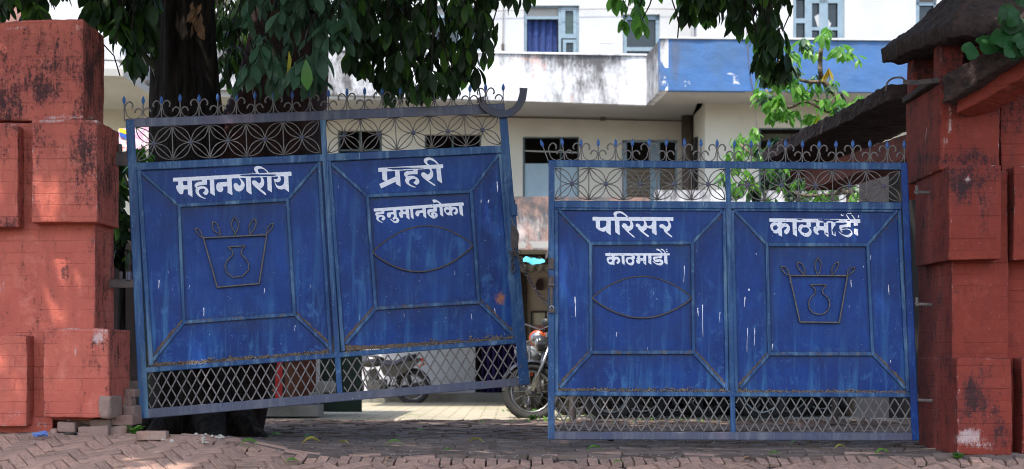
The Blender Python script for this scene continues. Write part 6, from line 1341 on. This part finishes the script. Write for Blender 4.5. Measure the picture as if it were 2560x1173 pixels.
# ------------------------------------------------------------------ litter on the ground
def ground_leaf(px, py, sc, key, lab, yaw):
    c = ground_hit(px, py); b = MB(); R = frame(Vector((math.cos(yaw), math.sin(yaw), .12)), .1, rr); k = rr.randrange(3)
    vs = [Vector((v.x-.075, v.y, abs(v.y)*.5+.03*math.sin(v.x*22))) for v in LT[k][0]]
    b.add([c+Vector((0, 0, .022))+(R @ v)*sc for v in vs], LT[k][1]); b.build('fallen_leaf', TM.get(key, m_dry), None, lab, 'leaf', 'fallen leaves on the paving', smooth=True, recalc=False, origin=c)
for a in [(778, 1116, 1.05, 'yellow', 'large yellow fallen leaf below the middle of the tilted gate', .3), (620, 1120, .9, 'bright', 'slim green fallen leaf under the tilted gate, left of the large yellow one', 0.), (690, 1098, .7, 'bright', 'green fallen leaf in the shade under the tilted gate', .2),
          (770, 1101, .6, 'bright', 'small green fallen leaf just behind the large yellow one', .8), (860, 1117, .6, 'yellow', 'small yellow-green leaf right of the large yellow leaf', 2.8), (985, 1118, .8, 'bright', 'green fallen leaf below the gap side end of the tilted gate', .1),
          (1192, 1113, .8, 'yellow', 'yellow-green fallen leaf in front of the gap between the gates', 2.9), (1120, 1136, .5, 'bright', 'small green leaf below the gap beside the brick kerb line', .3), (1485, 1134, .8, 'bright', 'flat green leaf in front of the right gate left end', .1), (1545, 1167, .5, 'bright', 'small green leaf on the bottom edge brick row', .5),
          (2000, 1114, 1.0, 'bright', 'large green leaf under the right gate second bay', .2), (2100, 1128, .6, 'yellow', 'small yellow leaf under the right gate right bay', .2), (2205, 1142, .75, 'bright', 'green leaf near the foot of the right pillar', .4), (1935, 1146, .6, 'bright', 'thin green leaf in front of the right gate middle', 0.),
          (730, 1166, .7, 'bright', 'pale green leaf at the bottom edge on the red bricks', .3), (780, 1074, .4, 'dry', 'dark curled dead leaf near the tree root', 1.), (1868, 1160, .6, 'dry', 'brown dead leaf on the bottom brick row right of centre', .2), (970, 1158, .5, 'dry', 'dark crumpled leaf on the brick kerb line', 1.2), (1050, 1084, .5, 'bright', 'small green leaf at the shadow line in the gap', .1), (905, 1062, .4, 'dry', 'tiny dark leaf on the sunlit ground', .4)]:
    ground_leaf(*a)
def weed(px, py, n, h, lab, key='bright'):
    c = ground_hit(px, py); r0 = thing('weed', c, lab, 'weed', 'weeds between the bricks'); b = MB()
    for i in range(n):
        a = rr.uniform(0, 6.28); d = Vector((math.cos(a)*.7, math.sin(a)*.7, rr.uniform(.3, 1.2))); R = frame(d, rr.uniform(-1, 1), rr); s_ = h/.155*rr.uniform(.6, 1.1)
        b.add([c+Vector((rr.uniform(-.02, .02), rr.uniform(-.02, .02), .01))+Vector(((R @ Vector((v.x, v.y*.35, v.z)))*s_)) for v in LT[i % 3][0]], LT[i % 3][1])
    b.build('blades', TM[key], r0, smooth=True, recalc=False)
weed(335, 1088, 16, .085, 'grassy weed at the foot of the left pillar rubble'); weed(384, 1084, 9, .06, 'small weed beside the loose brick'); weed(350, 1062, 6, .09, 'thin grass blades by the lower left hinge'); weed(2396, 1150, 22, .05, 'bright green weed at the foot of the right pillar'); weed(1528, 1106, 18, .06, 'weed tuft under the right gate first bay', 'dark')
weed(1345, 1042, 30, .10, 'weed patch beside the silver motorcycle wheel'); weed(1330, 1052, 20, .07, 'low weeds on the sunlit ground in the gap'); weed(1757, 232, 1, .01, 'x') if False else None
b = MB()
for i in range(900):
    px, py = rr.uniform(1180, 1800), rr.uniform(1034, 1078); c = P(px, py, 15)
    Y = rr.uniform(14.4, 19); X = rr.uniform(-.4, 2.6)
    if mn.noise(Vector((X*1.5, Y*1.2, 0))) < .05: continue
    R = frame(Vector((rr.uniform(-1, 1), rr.uniform(-1, 1), rr.uniform(.3, 1))), rr.uniform(-1, 1), rr); s_ = rr.uniform(.12, .35); b.add([Vector((X, Y, zg(X, Y)))+(R @ v)*s_ for v in LT[i % 3][0]], LT[i % 3][1])
b.build('ground_weeds', m_leafl, None, kind='stuff', label='low green weeds scattered over the sunlit courtyard paving', smooth=True, recalc=False)
# lime splashes, pebbles and grit
b = MB()
for (cx, cy, n, s) in [(503, 1082, 10, .022), (508, 1100, 9, .016), (540, 1092, 9, .018), (400, 1058, 14, .012), (430, 1108, 3, .02), (560, 1075, 12, .007)]:
    for i in range(n):
        c = ground_hit(cx+rr.gauss(0, 9), cy+rr.gauss(0, 6)); b.box(c+Vector((0, 0, .012)), (s*rr.uniform(.5, 1.6), s*rr.uniform(.5, 1.4), s*rr.uniform(.3, .9)), Matrix.Rotation(rr.uniform(0, 3), 3, 'Z'), 0, rr.uniform(.3, .9))
b.build('lime_crumbs', simple('lime_white_crumbs', (.42, .40, .34), (.28, .26, .22), 9, .9, .4), None, 'white lime crumbs scattered at the tree foot', kind='stuff')
b = MB()
for i in range(1500):
    X = rr.uniform(-3.8, 4.2); Y = rr.uniform(8.9, 11.5); s = rr.uniform(.003, .011); b.box(Vector((X, Y, zg(X, Y)+.002)), (s, s*rr.uniform(.5, 1.5), s*.6), Matrix.Rotation(rr.uniform(0, 3), 3, 'Z'), 0, .6)
b.build('grit', simple('dirt_grit', (.10, .08, .07), (.30, .27, .24), 3, .95, 0, rnd=True), None, 'fine grit and crumbs on the bricks', kind='stuff')
b = MB(); c = ground_hit(105, 1100)
for i in range(12): b.box(c+Vector((rr.uniform(-.04, .04), -.02, .03+rr.uniform(0, .02))), (.04, .01, .025), Matrix.Rotation(rr.uniform(0, 3), 3, Vector((1, .4, .2)).normalized()))
b.build('plastic_wrapper', simple('blue_wrapper', (.05, .12, .40), (.2, .25, .4), 20, .4, 0), None, 'crumpled blue plastic wrapper under the left pillar edge', 'wrapper')
